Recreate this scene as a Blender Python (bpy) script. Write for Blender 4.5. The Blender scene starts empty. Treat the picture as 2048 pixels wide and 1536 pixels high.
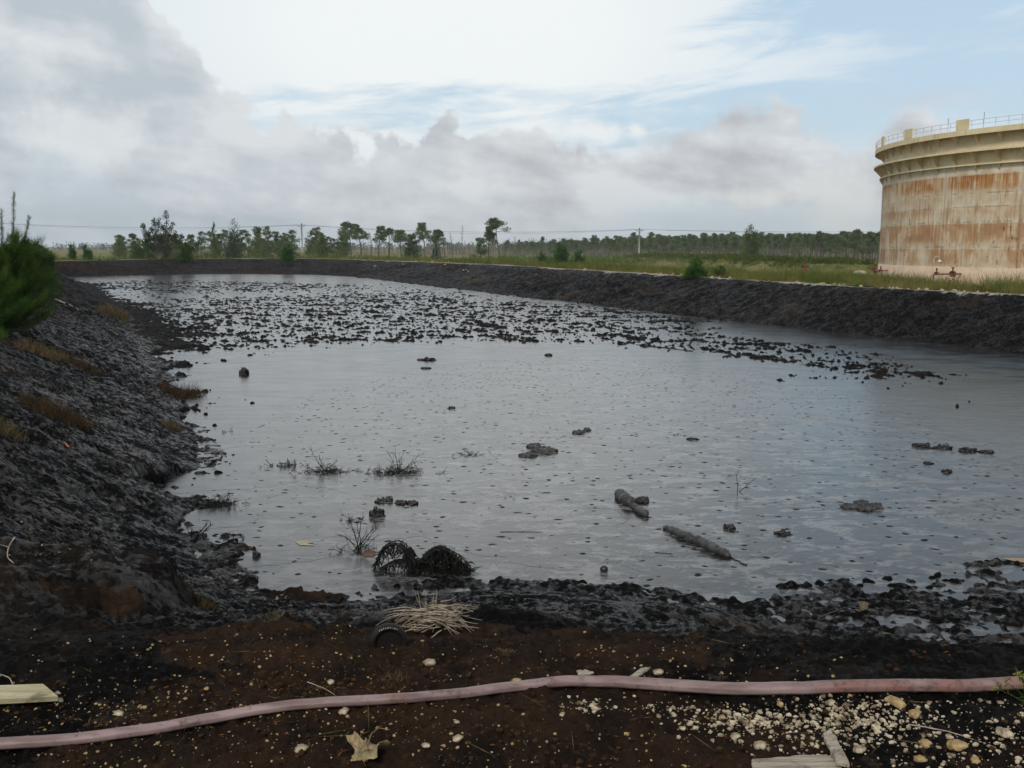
import bpy, bmesh, math, random
import numpy as np
from mathutils import Vector
rng = np.random.default_rng(7)
random.seed(7)
SC = bpy.context.scene
COL = SC.collection
R = math.radians
# ------------------------------------------------------------ camera
F = 2000.0; EYE = 1.6; PITCH = math.atan(275 / F)
cam = bpy.data.cameras.new('camera'); camo = bpy.data.objects.new('camera', cam); COL.objects.link(camo)
cam.sensor_width = 36.0; cam.lens = 36.0 * F / 2048.0
camo.location = (0, 0, EYE); camo.rotation_euler = (math.pi / 2 - PITCH, 0, 0)
cam.clip_start = 0.05; cam.clip_end = 9000
SC.camera = camo

def ray(px, py):
    a = (px - 1024) / F; b = (768 - py) / F; c, s = math.cos(PITCH), math.sin(PITCH)
    v = np.array([a, c + b * s, -s + b * c]); return v / np.linalg.norm(v)
def at(px, py, z):
    d = ray(px, py); t = (z - EYE) / d[2]; return np.array([d[0] * t, d[1] * t, z])
def atY(px, py, Y):
    d = ray(px, py); t = Y / d[1]; return np.array([d[0] * t, Y, EYE + d[2] * t])
def azel(px, py):
    d = ray(px, py); return math.atan2(d[0], d[1]), math.asin(d[2])

# ------------------------------------------------------------ node helper
class N:
    def __init__(s, tree): s.t = tree; s.n = tree.nodes; s.l = tree.links
    def new(s, typ, ins=None, **kw):
        nd = s.n.new(typ)
        for k, v in kw.items(): setattr(nd, k, v)
        for k, v in (ins or {}).items(): s.put(nd.inputs[k], v)
        return nd
    def put(s, sock, v):
        if isinstance(v, bpy.types.NodeSocket): s.l.new(v, sock)
        elif v is not None:
            if isinstance(v, (tuple, list)) and len(v) == 3 and sock.type == 'RGBA': v = (*v, 1)
            sock.default_value = v
    def m(s, op, a, b=None, c=None, clamp=False):
        nd = s.new('ShaderNodeMath', operation=op, use_clamp=clamp)
        s.put(nd.inputs[0], a)
        if b is not None: s.put(nd.inputs[1], b)
        if c is not None: s.put(nd.inputs[2], c)
        return nd.outputs[0]
    def mix(s, f, a, b, typ='RGBA', blend='MIX'):
        nd = s.new('ShaderNodeMix', data_type=typ)
        if typ == 'RGBA': nd.blend_type = blend; A, B, O = nd.inputs[6], nd.inputs[7], nd.outputs[2]
        else: A, B, O = nd.inputs[2], nd.inputs[3], nd.outputs[0]
        s.put(nd.inputs[0], f); s.put(A, a); s.put(B, b); return O
    def noise(s, vec, scale, detail=4, rough=0.5, dist=0.0, typ=None):
        nd = s.new('ShaderNodeTexNoise', {'Vector': vec, 'Scale': scale, 'Detail': detail, 'Roughness': rough, 'Distortion': dist})
        return nd.outputs[0]
    def sm(s, v, a, b, lo=0.0, hi=1.0):
        nd = s.new('ShaderNodeMapRange', interpolation_type='SMOOTHSTEP')
        s.put(nd.inputs[0], v)
        for i, q in enumerate((a, b, lo, hi)): s.put(nd.inputs[i + 1], q)
        return nd.outputs[0]
    def comb(s, x, y, z):
        nd = s.new('ShaderNodeCombineXYZ'); s.put(nd.inputs[0], x); s.put(nd.inputs[1], y); s.put(nd.inputs[2], z); return nd.outputs[0]
    def sep(s, v):
        nd = s.new('ShaderNodeSeparateXYZ'); s.put(nd.inputs[0], v); return nd.outputs
    def vm(s, op, a, b=None):
        nd = s.new('ShaderNodeVectorMath', operation=op); s.put(nd.inputs[0], a)
        if b is not None: s.put(nd.inputs[1], b)
        return nd.outputs[0]
    def vscale(s, a, xyz): return s.vm('MULTIPLY', a, xyz)

# ------------------------------------------------------------ sky, sun, exposure
SUN_EL, SUN_AZ = R(42), R(205)          # azimuth clockwise from +Y: the sun stands behind the camera
W = bpy.data.worlds.new("World"); SC.world = W; W.use_nodes = True
n = N(W.node_tree); n.n.clear()
sky = n.new('ShaderNodeTexSky', sky_type='NISHITA', sun_disc=False, sun_elevation=SUN_EL, sun_rotation=SUN_AZ,
            air_density=1.0, dust_density=1.2, ozone_density=1.5)
tc = n.new('ShaderNodeTexCoord').outputs['Generated']
dirn = n.vm('NORMALIZE', tc)
dx, dy, dz = n.sep(dirn)
az = n.m('ARCTAN2', dx, dy); el = n.m('ARCSINE', dz)
def curve(pts, x, lo, hi, ylo, yhi):
    fc = n.new('ShaderNodeFloatCurve'); cm = fc.mapping; cv = cm.curves[0]
    P = [((a - lo) / (hi - lo), (b - ylo) / (yhi - ylo)) for a, b in pts]
    while len(cv.points) < len(P): cv.points.new(0.5, 0.5)
    P.sort()
    for q, p in zip(cv.points, P): q.location = p; q.handle_type = 'AUTO'
    cm.use_clip = False; cm.update()
    n.put(fc.inputs[0], 1.0)
    n.put(fc.inputs[1], n.m('DIVIDE', n.m('SUBTRACT', x, lo), hi - lo, clamp=True))
    return n.m('MULTIPLY_ADD', fc.outputs[0], yhi - ylo, ylo)
v3 = n.comb(az, el, 0.0)
big = n.noise(dirn, 5.0, 8, 0.55)                     # billows
fine = n.noise(dirn, 19.0, 8, 0.6)
bill = n.m('ADD', n.m('MULTIPLY', n.m('SUBTRACT', big, 0.5), 0.09), n.m('ADD', n.m('MULTIPLY', n.m('SUBTRACT', fine, 0.5), 0.06), n.m('MULTIPLY', n.m('ABSOLUTE', n.m('SUBTRACT', n.noise(dirn, 11.0, 5, 0.5), 0.5)), -0.16)))
top_px = [(-1500, 150), (-600, 60), (-100, -40), (60, -260), (200, -300), (300, -30), (350, 60), (430, 130), (550, 185), (640, 215), (760, 243), (840, 275), (900, 240),
          (960, 270), (1080, 240), (1150, 285), (1260, 275), (1390, 235), (1450, 172), (1570, 165), (1630, 225), (1720, 240), (1800, 195), (1900, 225), (2000, 330), (2300, 250), (3500, 100)]
tops = [azel(*p) for p in top_px]
elt = curve(tops, az, -1.1, 1.1, -0.1, 0.6)
bank = n.sm(n.m('SUBTRACT', n.m('ADD', elt, bill), el), -0.003, n.mix(n.sm(az, -.05, .2), .008, .022, 'FLOAT'))
# lower edge of the bank: bright horizon air below it
bot_px = [(-1500, 430), (0, 380), (120, 300), (200, 345), (300, 400), (450, 430), (700, 440), (1000, 470), (1200, 420), (1300, 388), (1500, 378), (1750, 395), (1900, 420), (3500, 420)]
elb = curve([azel(*p) for p in bot_px], az, -1.1, 1.1, -0.1, 0.6)
lowb = n.sm(n.m('SUBTRACT', el, n.m('ADD', elb, n.m('MULTIPLY', bill, 0.5))), -0.022, 0.014, 0.25, 1.0)
bank = n.m('MULTIPLY', bank, n.mix(n.sm(az, -0.1, 0.18), n.m('MAXIMUM', lowb, 0.72), lowb, 'FLOAT'))
# high thin veil
st = n.noise(n.comb(n.m('MULTIPLY', az, 2.2), n.m('MULTIPLY', n.m('ADD', el, n.m('MULTIPLY', az, -0.06)), 14.0), 3.1), 1.5, 6, 0.55, 0.6)
a0, e0 = azel(900, 60)
lobe = n.m('SQRT', n.m('ADD', n.m('POWER', n.m('DIVIDE', n.m('SUBTRACT', az, a0), 0.34), 2.0), n.m('POWER', n.m('DIVIDE', n.m('SUBTRACT', el, 0.20), 0.17), 2.0)))
lobe = n.sm(lobe, 0.3, 1.35, 1.0, 0.0)
def ell(px, py, ra, re):
    a_, e_ = azel(px, py)
    dd_ = n.m('SQRT', n.m('ADD', n.m('POWER', n.m('DIVIDE', n.m('SUBTRACT', az, a_), ra), 2.0), n.m('POWER', n.m('DIVIDE', n.m('SUBTRACT', el, e_), re), 2.0)))
    return n.sm(n.m('ADD', dd_, n.m('MULTIPLY', n.m('SUBTRACT', st2, .5), 3.0)), -.1, 1.35, 1.0, 0.0)
st2 = n.noise(n.comb(n.m('MULTIPLY', az, 5.0), n.m('MULTIPLY', n.m('ADD', el, n.m('MULTIPLY', az, -0.10)), 30.0), 5.1), 1.2, 6, 0.6, 0.8)
gap = n.m('MAXIMUM', n.m('MAXIMUM', ell(1330, 215, .24, .034), ell(800, 195, .13, .028)), n.m('MAXIMUM', ell(1980, 165, .16, .030), ell(1750, 20, .20, .035)))
veil = n.sm(n.m('SUBTRACT', n.m('ADD', st, n.m('MULTIPLY', lobe, 0.34)), n.m('MULTIPLY', gap, 0.27)), 0.40, 0.70)
skyc = n.mix(1.0, sky.outputs[0], (1.25, 1.12, 1.04), blend='MULTIPLY')
hz = n.sm(el, -0.02, 0.16, 0.85, 0.0)
skyc = n.mix(0.7, skyc, (5.6, 7.5, 9.1)); skyc = n.mix(n.m('ADD', 0.08, n.m('MULTIPLY', hz, 0.85)), skyc, (5.9, 6.9, 7.3))
whitev = n.mix(lobe, (6.9, 7.9, 8.7), (9.4, 9.7, 9.6)); whitev = n.mix(n.m('MULTIPLY', lobe, n.sm(el, .225, .31)), whitev, (18., 18., 17.6))
c1 = n.mix(n.m('MULTIPLY', veil, 0.93), skyc, whitev)
glm = n.noise(dirn, 9.0, 8, 0.62)
# cloud body shading
sh = n.noise(n.comb(n.m('MULTIPLY', az, 3.0), n.m('MULTIPLY', n.m('ADD', el, n.m('MULTIPLY', az, .12)), 9.0), 7.7), 2.4, 6, 0.55)
depth = n.sm(n.m('SUBTRACT', elt, el), 0.0, 0.14)
shade = n.m('ADD', n.m('MULTIPLY', depth, 0.55), n.m('ADD', n.m('MULTIPLY', n.m('SUBTRACT', sh, 0.44), 3.4), n.m('MULTIPLY', n.m('SUBTRACT', glm, 0.5), 2.6)), clamp=True)
cc = n.mix(shade, (7.4, 7.7, 7.95), n.mix(n.sm(az, -.3, .1), (5.0, 5.6, 6.1), (4.8, 4.95, 5.2)))
c2 = n.mix(n.m('MULTIPLY', bank, 0.93), c1, cc)
# white cumulus glimpses
def glimpse(px, py, ra, re, col, amt, prev):
    a, e = azel(px, py)
    dd = n.m('SQRT', n.m('ADD', n.m('POWER', n.m('DIVIDE', n.m('SUBTRACT', az, a), ra), 2.0), n.m('POWER', n.m('DIVIDE', n.m('SUBTRACT', el, e), re), 2.0)))
    k = n.sm(n.m('ADD', dd, n.m('MULTIPLY', n.m('SUBTRACT', glm, 0.5), 4.6)), 0.1, 1.3, amt, 0.0)
    return n.mix(k, prev, col)
for g in ((185, 275, .05, .030, (8.2, 8.5, 8.6), .6), (1170, 266, .04, .010, (9.0, 9.2, 9.2), .9), (1500, 395, .05, .012, (8.0, 8.1, 7.7), .7), (1680, 420, .04, .03, (7.6, 7.7, 7.4), .6),
          (40, 130, .03, .03, (8.4, 8.7, 8.8), .45), (1275, 262, .012, .010, (9.2, 9.3, 9.2), .9), (1820, 200, .06, .010, (6.2, 6.5, 7.3), .5)):
    c2 = glimpse(g[0], g[1], g[2], g[3], g[4], g[5], c2)
# overhead and behind: an even broken cloud cover, a little darker than the lit part ahead
ovn = n.noise(dirn, 2.3, 6, 0.55)
ov = n.mix(n.sm(ovn, 0.35, 0.65), (3.3, 3.6, 4.1), (5.6, 5.8, 6.1))
hi = n.sm(n.m('ADD', el, n.m('MULTIPLY', n.m('ABSOLUTE', n.m('SUBTRACT', az, a0)), 0.12)), 0.27, 0.50)
c2 = n.mix(hi, c2, ov)
bg = n.new('ShaderNodeBackground', {'Color': c2, 'Strength': 0.1})
out = n.new('ShaderNodeOutputWorld'); n.l.new(bg.outputs[0], out.inputs[0])
sl = bpy.data.lights.new('sun', 'SUN'); sl.energy = 2.0; sl.angle = R(14); sl.color = (1.0, 0.93, 0.82)
so = bpy.data.objects.new('sun', sl); COL.objects.link(so)
sd = Vector((math.sin(SUN_AZ) * math.cos(SUN_EL), math.cos(SUN_AZ) * math.cos(SUN_EL), math.sin(SUN_EL)))
so.rotation_euler = sd.to_track_quat('Z', 'Y').to_euler(); so.location = (0, -20, 30)
SC.view_settings.view_transform = 'Standard'; SC.view_settings.look = 'None'
SC.view_settings.exposure = 0.0; SC.view_settings.gamma = 1.0; SC.view_settings.use_curve_mapping = False

# ------------------------------------------------------------ mesh helpers
class MB:
    def __init__(s): s.v = []; s.f = []; s.c = 0
    def add(s, V, Fc):
        V = np.asarray(V, float).reshape(-1, 3)
        if not isinstance(Fc, list): Fc = [Fc]
        for q in Fc: s.f.append(np.asarray(q, np.int64) + s.c)
        s.v.append(V); s.c += len(V); return s
    def mesh(s, name, mat, smooth=True):
        V = np.concatenate(s.v); me = bpy.data.meshes.new(name)
        me.vertices.add(len(V)); me.vertices.foreach_set('co', V.astype(np.float32).ravel())
        lt = np.concatenate([np.full(len(q), q.shape[1], np.int32) for q in s.f])
        lv = np.concatenate([q.ravel() for q in s.f]).astype(np.int32)
        ls = np.concatenate([[0], np.cumsum(lt)[:-1]]).astype(np.int32)
        me.loops.add(len(lv)); me.polygons.add(len(lt))
        me.loops.foreach_set('vertex_index', lv)
        me.polygons.foreach_set('loop_start', ls); me.polygons.foreach_set('loop_total', lt)
        me.update(calc_edges=True); me.validate()
        me.polygons.foreach_set('use_smooth', np.full(len(lt), smooth)); me.update()
        if mat: me.materials.append(mat)
        return me
    def obj(s, name, mat, parent=None, smooth=True):
        o = bpy.data.objects.new(name, s.mesh(name, mat, smooth)); COL.objects.link(o)
        if parent: o.parent = parent
        return o
def tag(o, label=None, cat=None, group=None, kind=None):
    if label: o['label'] = label
    if cat: o['category'] = cat
    if group: o['group'] = group
    if kind: o['kind'] = kind
    return o
def empty(name, loc, rz=0.0, **k):
    o = bpy.data.objects.new(name, None); COL.objects.link(o); o.location = loc; o.rotation_euler = (0, 0, rz); o.empty_display_size = 0.2
    return tag(o, **k)
def copy_tree(o, parent=None):
    c = o.copy(); COL.objects.link(c); c.parent = parent
    for ch in list(o.children):
        if ch.name in KIDS.get(o.name, ()): copy_tree_child(ch, c)
    return c
KIDS = {}
def copy_thing(o, loc, rz, s=1.0, label=None, group=None):
    c = o.copy(); COL.objects.link(c); c.location = loc; c.rotation_euler = (0, 0, rz); c.scale = (s, s, s) if not isinstance(s, tuple) else s
    for ch in PROTO_PARTS[o.name]:
        d = ch.copy(); COL.objects.link(d); d.parent = c
    if label: c['label'] = label
    if group: c['group'] = group
    return c
PROTO_PARTS = {}

def tube(P, r, k=6, cap=True):
    P = np.asarray(P, float); m = len(P); r = np.broadcast_to(np.asarray(r, float), (m,))
    T = np.gradient(P, axis=0); T /= np.linalg.norm(T, axis=1)[:, None] + 1e-9
    ref = np.array([0, 0, 1.0]) if abs(T[:, 2]).mean() < .8 else np.array([1.0, 0, 0])
    A = np.cross(T, ref); A /= np.linalg.norm(A, axis=1)[:, None] + 1e-9; B = np.cross(A, T)
    th = np.linspace(0, 2 * np.pi, k, endpoint=False)
    V = P[:, None] + r[:, None, None] * (A[:, None] * np.cos(th)[None, :, None] + B[:, None] * np.sin(th)[None, :, None])
    V = V.reshape(-1, 3); i = np.arange(m - 1)[:, None] * k; j = np.arange(k)[None]
    q = np.stack([i + j, i + (j + 1) % k, i + k + (j + 1) % k, i + k + j], -1).reshape(-1, 4)
    fs = [q]
    if cap:
        fs += [np.arange(k)[None], (np.arange(k)[::-1] + (m - 1) * k)[None]]
    return V, fs
def box(c, s, rz=0.0, tilt=None):
    V = np.array([[x, y, z] for x in (-.5, .5) for y in (-.5, .5) for z in (-.5, .5)]) * np.array(s)
    if tilt is not None: V = V @ np.array(tilt).T
    cz, sz = math.cos(rz), math.sin(rz); V = V @ np.array([[cz, -sz, 0], [sz, cz, 0], [0, 0, 1]]).T
    return V + np.array(c), np.array([[0, 1, 3, 2], [4, 6, 7, 5], [0, 4, 5, 1], [2, 3, 7, 6], [0, 2, 6, 4], [1, 5, 7, 3]])
_ico = {}
def ico(sub):
    if sub not in _ico:
        bm = bmesh.new(); bmesh.ops.create_icosphere(bm, subdivisions=sub, radius=1)
        _ico[sub] = (np.array([v.co[:] for v in bm.verts]), np.array([[v.index for v in f.verts] for f in bm.faces])); bm.free()
    return _ico[sub]
def blades(P, D, w):
    """thin triangles: root P, tip P+D, half width w"""
    m = len(P); r = rng.normal(size=(m, 3)); S = np.cross(D, r); S /= np.linalg.norm(S, axis=1)[:, None] + 1e-9
    w = np.broadcast_to(np.asarray(w), (m,))[:, None]
    V = np.stack([P - S * w, P + S * w, P + D], 1).reshape(-1, 3)
    return V, np.arange(3 * m).reshape(m, 3)
def leaves(P, D, w):
    m = len(P); r = rng.normal(size=(m, 3)); S = np.cross(D, r); S /= np.linalg.norm(S, axis=1)[:, None] + 1e-9
    w = np.broadcast_to(np.asarray(w), (m,))[:, None]
    V = np.stack([P, P + D * .5 - S * w, P + D, P + D * .5 + S * w], 1).reshape(-1, 3)
    return V, np.arange(4 * m).reshape(m, 4)

# ------------------------------------------------------------ numpy noise
def _h(ix, iy, s):
    a = (ix * 374761393 + iy * 668265263 + s * 1442695041) & 0xFFFFFFFF
    a = ((a ^ (a >> 13)) * 1274126177) & 0xFFFFFFFF
    return (a ^ (a >> 16)) & 0xFFFFFFFF
def perlin(x, y, s=0):
    x0 = np.floor(x).astype(np.int64); y0 = np.floor(y).astype(np.int64); fx = x - x0; fy = y - y0
    u = fx * fx * fx * (fx * (fx * 6 - 15) + 10); v = fy * fy * fy * (fy * (fy * 6 - 15) + 10)
    def g(i, j):
        a = _h(x0 + i, y0 + j, s) * (2 * np.pi / 4294967296.0); return np.cos(a) * (fx - i) + np.sin(a) * (fy - j)
    return ((1 - u) * (1 - v) * g(0, 0) + u * (1 - v) * g(1, 0) + (1 - u) * v * g(0, 1) + u * v * g(1, 1)) / 0.30
def fbm(x, y, s, o=3, k=.5):
    t = 0; a = 1; q = 0
    for i in range(o): t = t + a * perlin(x * 2 ** i + 13.7 * i, y * 2 ** i - 7.1 * i, s + i); q += a * a; a *= k
    return t / math.sqrt(q)
def sstep(x, a, b):
    t = np.clip((x - a) / (b - a), 0, 1); return t * t * (3 - 2 * t)
def seg_d(x, y, P, closed=True):
    d = np.full(x.shape, 1e9); inside = np.zeros(x.shape, bool); m = len(P)
    for i in range(m if closed else m - 1):
        ax, ay = P[i]; bx, by = P[(i + 1) % m]; ex, ey = bx - ax, by - ay
        t = np.clip(((x - ax) * ex + (y - ay) * ey) / (ex * ex + ey * ey), 0, 1)
        d = np.minimum(d, np.hypot(x - ax - t * ex, y - ay - t * ey))
        if closed:
            c = (ay > y) != (by > y)
            with np.errstate(all='ignore'): inside ^= c & (x < (by - ay) * 0 + ax + (y - ay) * ex / (ey if ey else 1e-9))
    return d, inside

# ------------------------------------------------------------ terrain
PZ = -1.5; OUT = -2.0
def A2(px, py, z=PZ): return tuple(at(px, py, z)[:2])
POND = [A2(560, 1200), A2(400, 1150), A2(385, 1040), A2(400, 900), A2(375, 800), A2(318, 710), A2(262, 640), A2(200, 590), A2(130, 553), A2(400, 548), A2(620, 549), A2(700, 553),
        A2(1000, 587), A2(1350, 629), A2(2048, 706), (21.5, 14.0), (22.0, 6.5), (9.0, 6.4), A2(2048, 1335), A2(1800, 1320), A2(1620, 1290), A2(1480, 1214), A2(1200, 1187), A2(950, 1168), A2(720, 1200)]
q = np.array(A2(2048, 706)); dR = np.array(A2(1000, 587)) - q; dR /= np.linalg.norm(dR)
c1_ = A2(2048, 590, 0); c2_ = A2(690, 518, 0)
CREST = [(-4.3, 3.9), (-5.3, 7.6), (-6.4, 11.0), A2(-40, 680, 0), A2(40, 560, 0), A2(80, 524, 0), A2(330, 518.5, 0), A2(600, 517, 0), A2(690, 518.5, 0),
         A2(1000, 530, 0), A2(1350, 551, 0), A2(1700, 574, 0), c1_, (26.5, 13.0), (26.5, 2.0), (14, 3.2), (5, 3.75), (2, 3.9), (0, 3.85), (-2.0, 3.9)]
CLUMPS = []   # x, y, rx, ry, angle, amount
def cl(px, py, rx, ry, amt, ang=0.0):
    x, y = A2(px, py); g_ = 1.25 if y > 16 else 1.0; CLUMPS.append((x, y, rx * g_, ry * g_, ang, amt * (.97 if y > 16 else 1)))
for a in ((430, 610, 5, 5, 2.2), (600, 605, 6, 6, 2.3), (700, 630, 7, 6, 2.9), (850, 640, 6, 5, 2.9), (620, 660, 5, 4, 2.4), (800, 622, 7, 6, 2.5), (430, 640, 3, 4, 2.4), (980, 625, 7, 6, 2.7), (1080, 645, 5, 3.5, 2.7),
          (1180, 655, 3.5, 3.0, 2.5), (1300, 675, 3.0, 2.2, 2.6), (1420, 688, 2.6, 1.8, 2.5), (1540, 700, 2.2, 1.9, 2.7), (1640, 715, 2.0, 2.0, 2.7), (1740, 735, 1.6, 1.8, 2.2), (1850, 755, 1.6, 1.4, 1.7), (1620, 755, 1.4, .9, 1.6),
          (330, 590, 4, 9, 1.6), (260, 562, 8, 12, 1.2), (900, 600, 8, 8, 1.4), (560, 574, 13, 9, 1.75), (350, 568, 10, 12, 1.55), (800, 585, 8, 7, 1.6), (500, 640, 6, 5, 2.4), (380, 680, 3, 3, 1.7), (430, 720, 1.6, 2.5, 1.6), (1000, 680, 5, 2.5, 1.4), (1700, 780, 2.2, 1.2, 1.5), (2000, 800, 2, 1, 1.4), (460, 800, 1.2, 1.4, 1.4), (450, 570, 12, 6, 1.3), (520, 690, 3, 2, 1.3), (1400, 640, 2.5, 1.5, .9)):
    cl(*a)
for a in ((1680, 1180, 1.0, .35, 2.6), (1820, 1165, .9, .35, 2.6), (1580, 1230, .6, .4, 2.7), (1750, 1235, .9, .5, 2.7), (1450, 1225, .5, .3, 2.4), (1870, 1260, 1.0, .5, 2.4), (1950, 1300, .8, .4, 2.4), (1760, 1290, .9, .4, 2.6), (1600, 1120, .8, .15, 1.7), (2040, 1130, .7, .25, 1.9), (1100, 1175, .6, .2, 2.0), (950, 1165, .5, .2, 2.3), (1300, 1190, .5, .2, 2.0), (1900, 1210, .7, .6, 2.8), (2000, 1240, .7, .6, 2.3), (1650, 1300, .6, .35, 2.8), (1850, 1300, .9, .35, 2.6),
          (1950, 1130, .8, .25, 1.8), (2040, 1170, .8, .4, 2.2), (1900, 900, 1.6, .7, 1.15), (1850, 860, 2.4, .7, .8), (1530, 1110, .35, .12, 1.3), (870, 1165, .35, .25, 2.2), (760, 1180, .35, .2, 1.9), (600, 1190, .45, .25, 2.6), (440, 1090, .5, .7, 1.9), (480, 1140, .5, .3, 1.8)):
    cl(*a)
SPUR_A = np.array([-2.62, 6.95]); SPUR_B = np.array([-4.9, 6.3])
DIKE_A = atY(1290, 520, 240)[:2]; DIKE_B = atY(1700, 520, 132)[:2]
def fields(x, y):
    dp, ip = seg_d(x, y, POND); dc, ic = seg_d(x, y, CREST)
    sd_ = np.where(ip, -dp, dp)
    wob = fbm(x * .55, y * .55, 5, 3) * .18 * np.clip(np.hypot(x, y) / 8, .5, 1.6)
    sdw = sd_ + wob
    t = np.where(ip, 0, np.where(ic, dp / (dp + dc + 1e-6), 1.0))
    return dp, ip, dc, ic, sdw, t
def H(x, y, full=False):
    x = np.asarray(x, float); y = np.asarray(y, float); r = np.hypot(x, y)
    dp, ip, dc, ic, sdw, t = fields(x, y)
    near = sstep(y, 13.0, 8.5) * sstep(np.abs(x - 1), 12, 8)
    left = sstep(x - (-0.42) * y, 3.2, 1.0) * (1 - near)
    P = t ** (1.0 + 0.10 * near)
    P = P - .10 * np.sin(np.pi * t) * (1 - near) * 0 
    h = PZ + (0 - PZ) * np.clip(P, 0, 1)
    # round the crest
    outd = np.where(ic, 0, dc)
    drop = sstep(outd, 4.5, 11.0) * sstep(y, 6.0, 16.0)
    h = h + OUT * drop
    h = h + .10 * fbm(x * .12, y * .12, 71, 2) * sstep(outd, 0, 3) * sstep(r, 12, 30)
    # dike by the tank
    ex = DIKE_B - DIKE_A; tt = np.clip(((x - DIKE_A[0]) * ex[0] + (y - DIKE_A[1]) * ex[1]) / (ex @ ex), 0, 1)
    dd = np.hypot(x - DIKE_A[0] - tt * ex[0], y - DIKE_A[1] - tt * ex[1])
    h = h + 1.35 * sstep(dd, 9, 2)
    inpond = sstep(sdw, .25, -.25)
    bank = (1 - inpond) * (t < .999)
    # foreground soil hump where the hose lies half buried, and general lumpiness
    soilz = sstep(r, 9, 5.5)
    h = h + .055 * np.exp(-(((x + .25) / .75) ** 2 + ((y - 3.25) / .38) ** 2)) - .03 * np.exp(-(((x + 1.3) / .5) ** 2 + ((y - 3.1) / .4) ** 2))
    h = h + soilz * (1 - inpond) * ((.012 + .03 * sstep(y, 3.9, 5)) * fbm(x * 1.3, y * 1.3, 11, 3) + (.004 + .010 * sstep(y, 3.8, 4.6)) * fbm(x * 5, y * 5, 13, 2) + .0035 * perlin(x * 45, y * 45, 17) + .008 * np.abs(perlin(x * 9, y * 9, 15)) + .006 * perlin(x * 22, y * 22, 16))
    # black spur on the left
    e = SPUR_B - SPUR_A; s = np.clip(((x - SPUR_A[0]) * e[0] + (y - SPUR_A[1]) * e[1]) / (e @ e), 0, 1)
    px_ = x - SPUR_A[0] - s * e[0]; py_ = y - SPUR_A[1] - s * e[1]
    dsp = np.hypot(px_ / np.where(px_ > 0, .30, 1.0), py_ / np.where(py_ > 0, .26, .95))
    top = -.60 + .42 * s + .03 * perlin(x * 3, y * 3, 19)
    sp = np.exp(-dsp ** 2.4 * 1.2)
    h = np.where(h < top, h + (top - h) * sp, h)
    # crusty tar on the banks
    def crag(sc, sd): return np.abs(perlin(x * sc + .6 * perlin(x * sc * .5, y * sc * .5, sd + 5), y * sc, sd))
    farr = sstep(r, 14, 30)
    tar = bank * sstep(t, 1.02, .80) * (1 - .45 * soilz * sstep(t, .35, .6))
    q1 = np.minimum(.045 * (crag(1.7, 21) - .6) + .045 * (crag(4.5, 22) - .6) + .030 * (crag(11, 23) - .6), .012) + .010 * perlin(x * 24, y * 24, 29)
    q0 = np.minimum(.060 * (crag(1.6, 61) - .6) + .050 * (crag(4.0, 62) - .6) + .014 * (crag(11, 63) - .6), .02)
    nw = sstep(x + .35 * y, .6, 2.2); q1 = q1 * (1 - nw) + q0 * nw
    relief = (1 - farr) * (q1 * (.45 + .85 * np.clip(.5 + .7 * fbm(x * .55, y * .55, 67, 2), 0, 1.2))) + farr * (.5 + .5 * np.clip(.5 + .6 * fbm(x * .13, y * .13, 66, 2), 0, 1.3)) * (.16 * (crag(.7, 24) - .6) + .10 * (crag(2.1, 25) - .6) + .06 * (crag(4.6, 26) - .6))
    h = h + tar * relief * np.clip(.35 + t * 3, 0, 1)
    # clumps breaking through the pond
    T = np.full(x.shape, 3.6)
    wsum = np.zeros(x.shape)
    for (cx, cy, rx, ry, an, am) in CLUMPS:
        wsum += am * np.exp(-(((x - cx) / rx) ** 2 + ((y - cy) / ry) ** 2))
    wsum = np.minimum(wsum, np.where(r > 16, 2.95, 3.5)) + 2.9 * np.exp(-np.clip(-sdw, 0, 99) / np.where(x < -1.2 - .2 * y, np.where(y < 16, 1.2, .7), .28)) * np.where((x > 2.5) & (y > 10), .35, 1)
    T = T - wsum
    lay = np.where(r < 13, 1.0, 0.0)
    s1 = .75 * fbm(x * 2.6, y * 6.5 + x, 31, 4) + .75 * fbm(x * .9, y * 1.6, 36, 2)
    s2 = .90 * fbm(x * 2.7 + y * .8, y * 1.9, 33, 3, .65) + .50 * fbm(x * .5 + y * .25, y * .8, 37, 2) + .40 * perlin(x * .8 + y * .5, y * 3.0, 39)
    s3 = 1.1 * perlin(x * 7.5, y * 7.5, 35)
    near_s = np.where(r < 16, s1, s2)
    k = np.maximum(near_s, s3 * .8 - .25)
    c = np.clip((k - T) * np.where(r < 16, .05, .050), -.05, np.where(r < 16, .019, .06)) + np.where(k > T, .010 * perlin(x * 16, y * 16, 40) + .012 * perlin(x * 6, y * 6, 42), 0) * np.where(r < 16, 1, 1.8)
    h = np.where(inpond > .5, PZ + c + .02 * 0, h)
    h = np.where((inpond > 0) & (inpond <= .5), PZ + np.maximum(c, (h - PZ) * (1 - inpond)), h)
    if not full: return h
    return h, t, inpond, r, ic, dc, dp, tar
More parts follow.
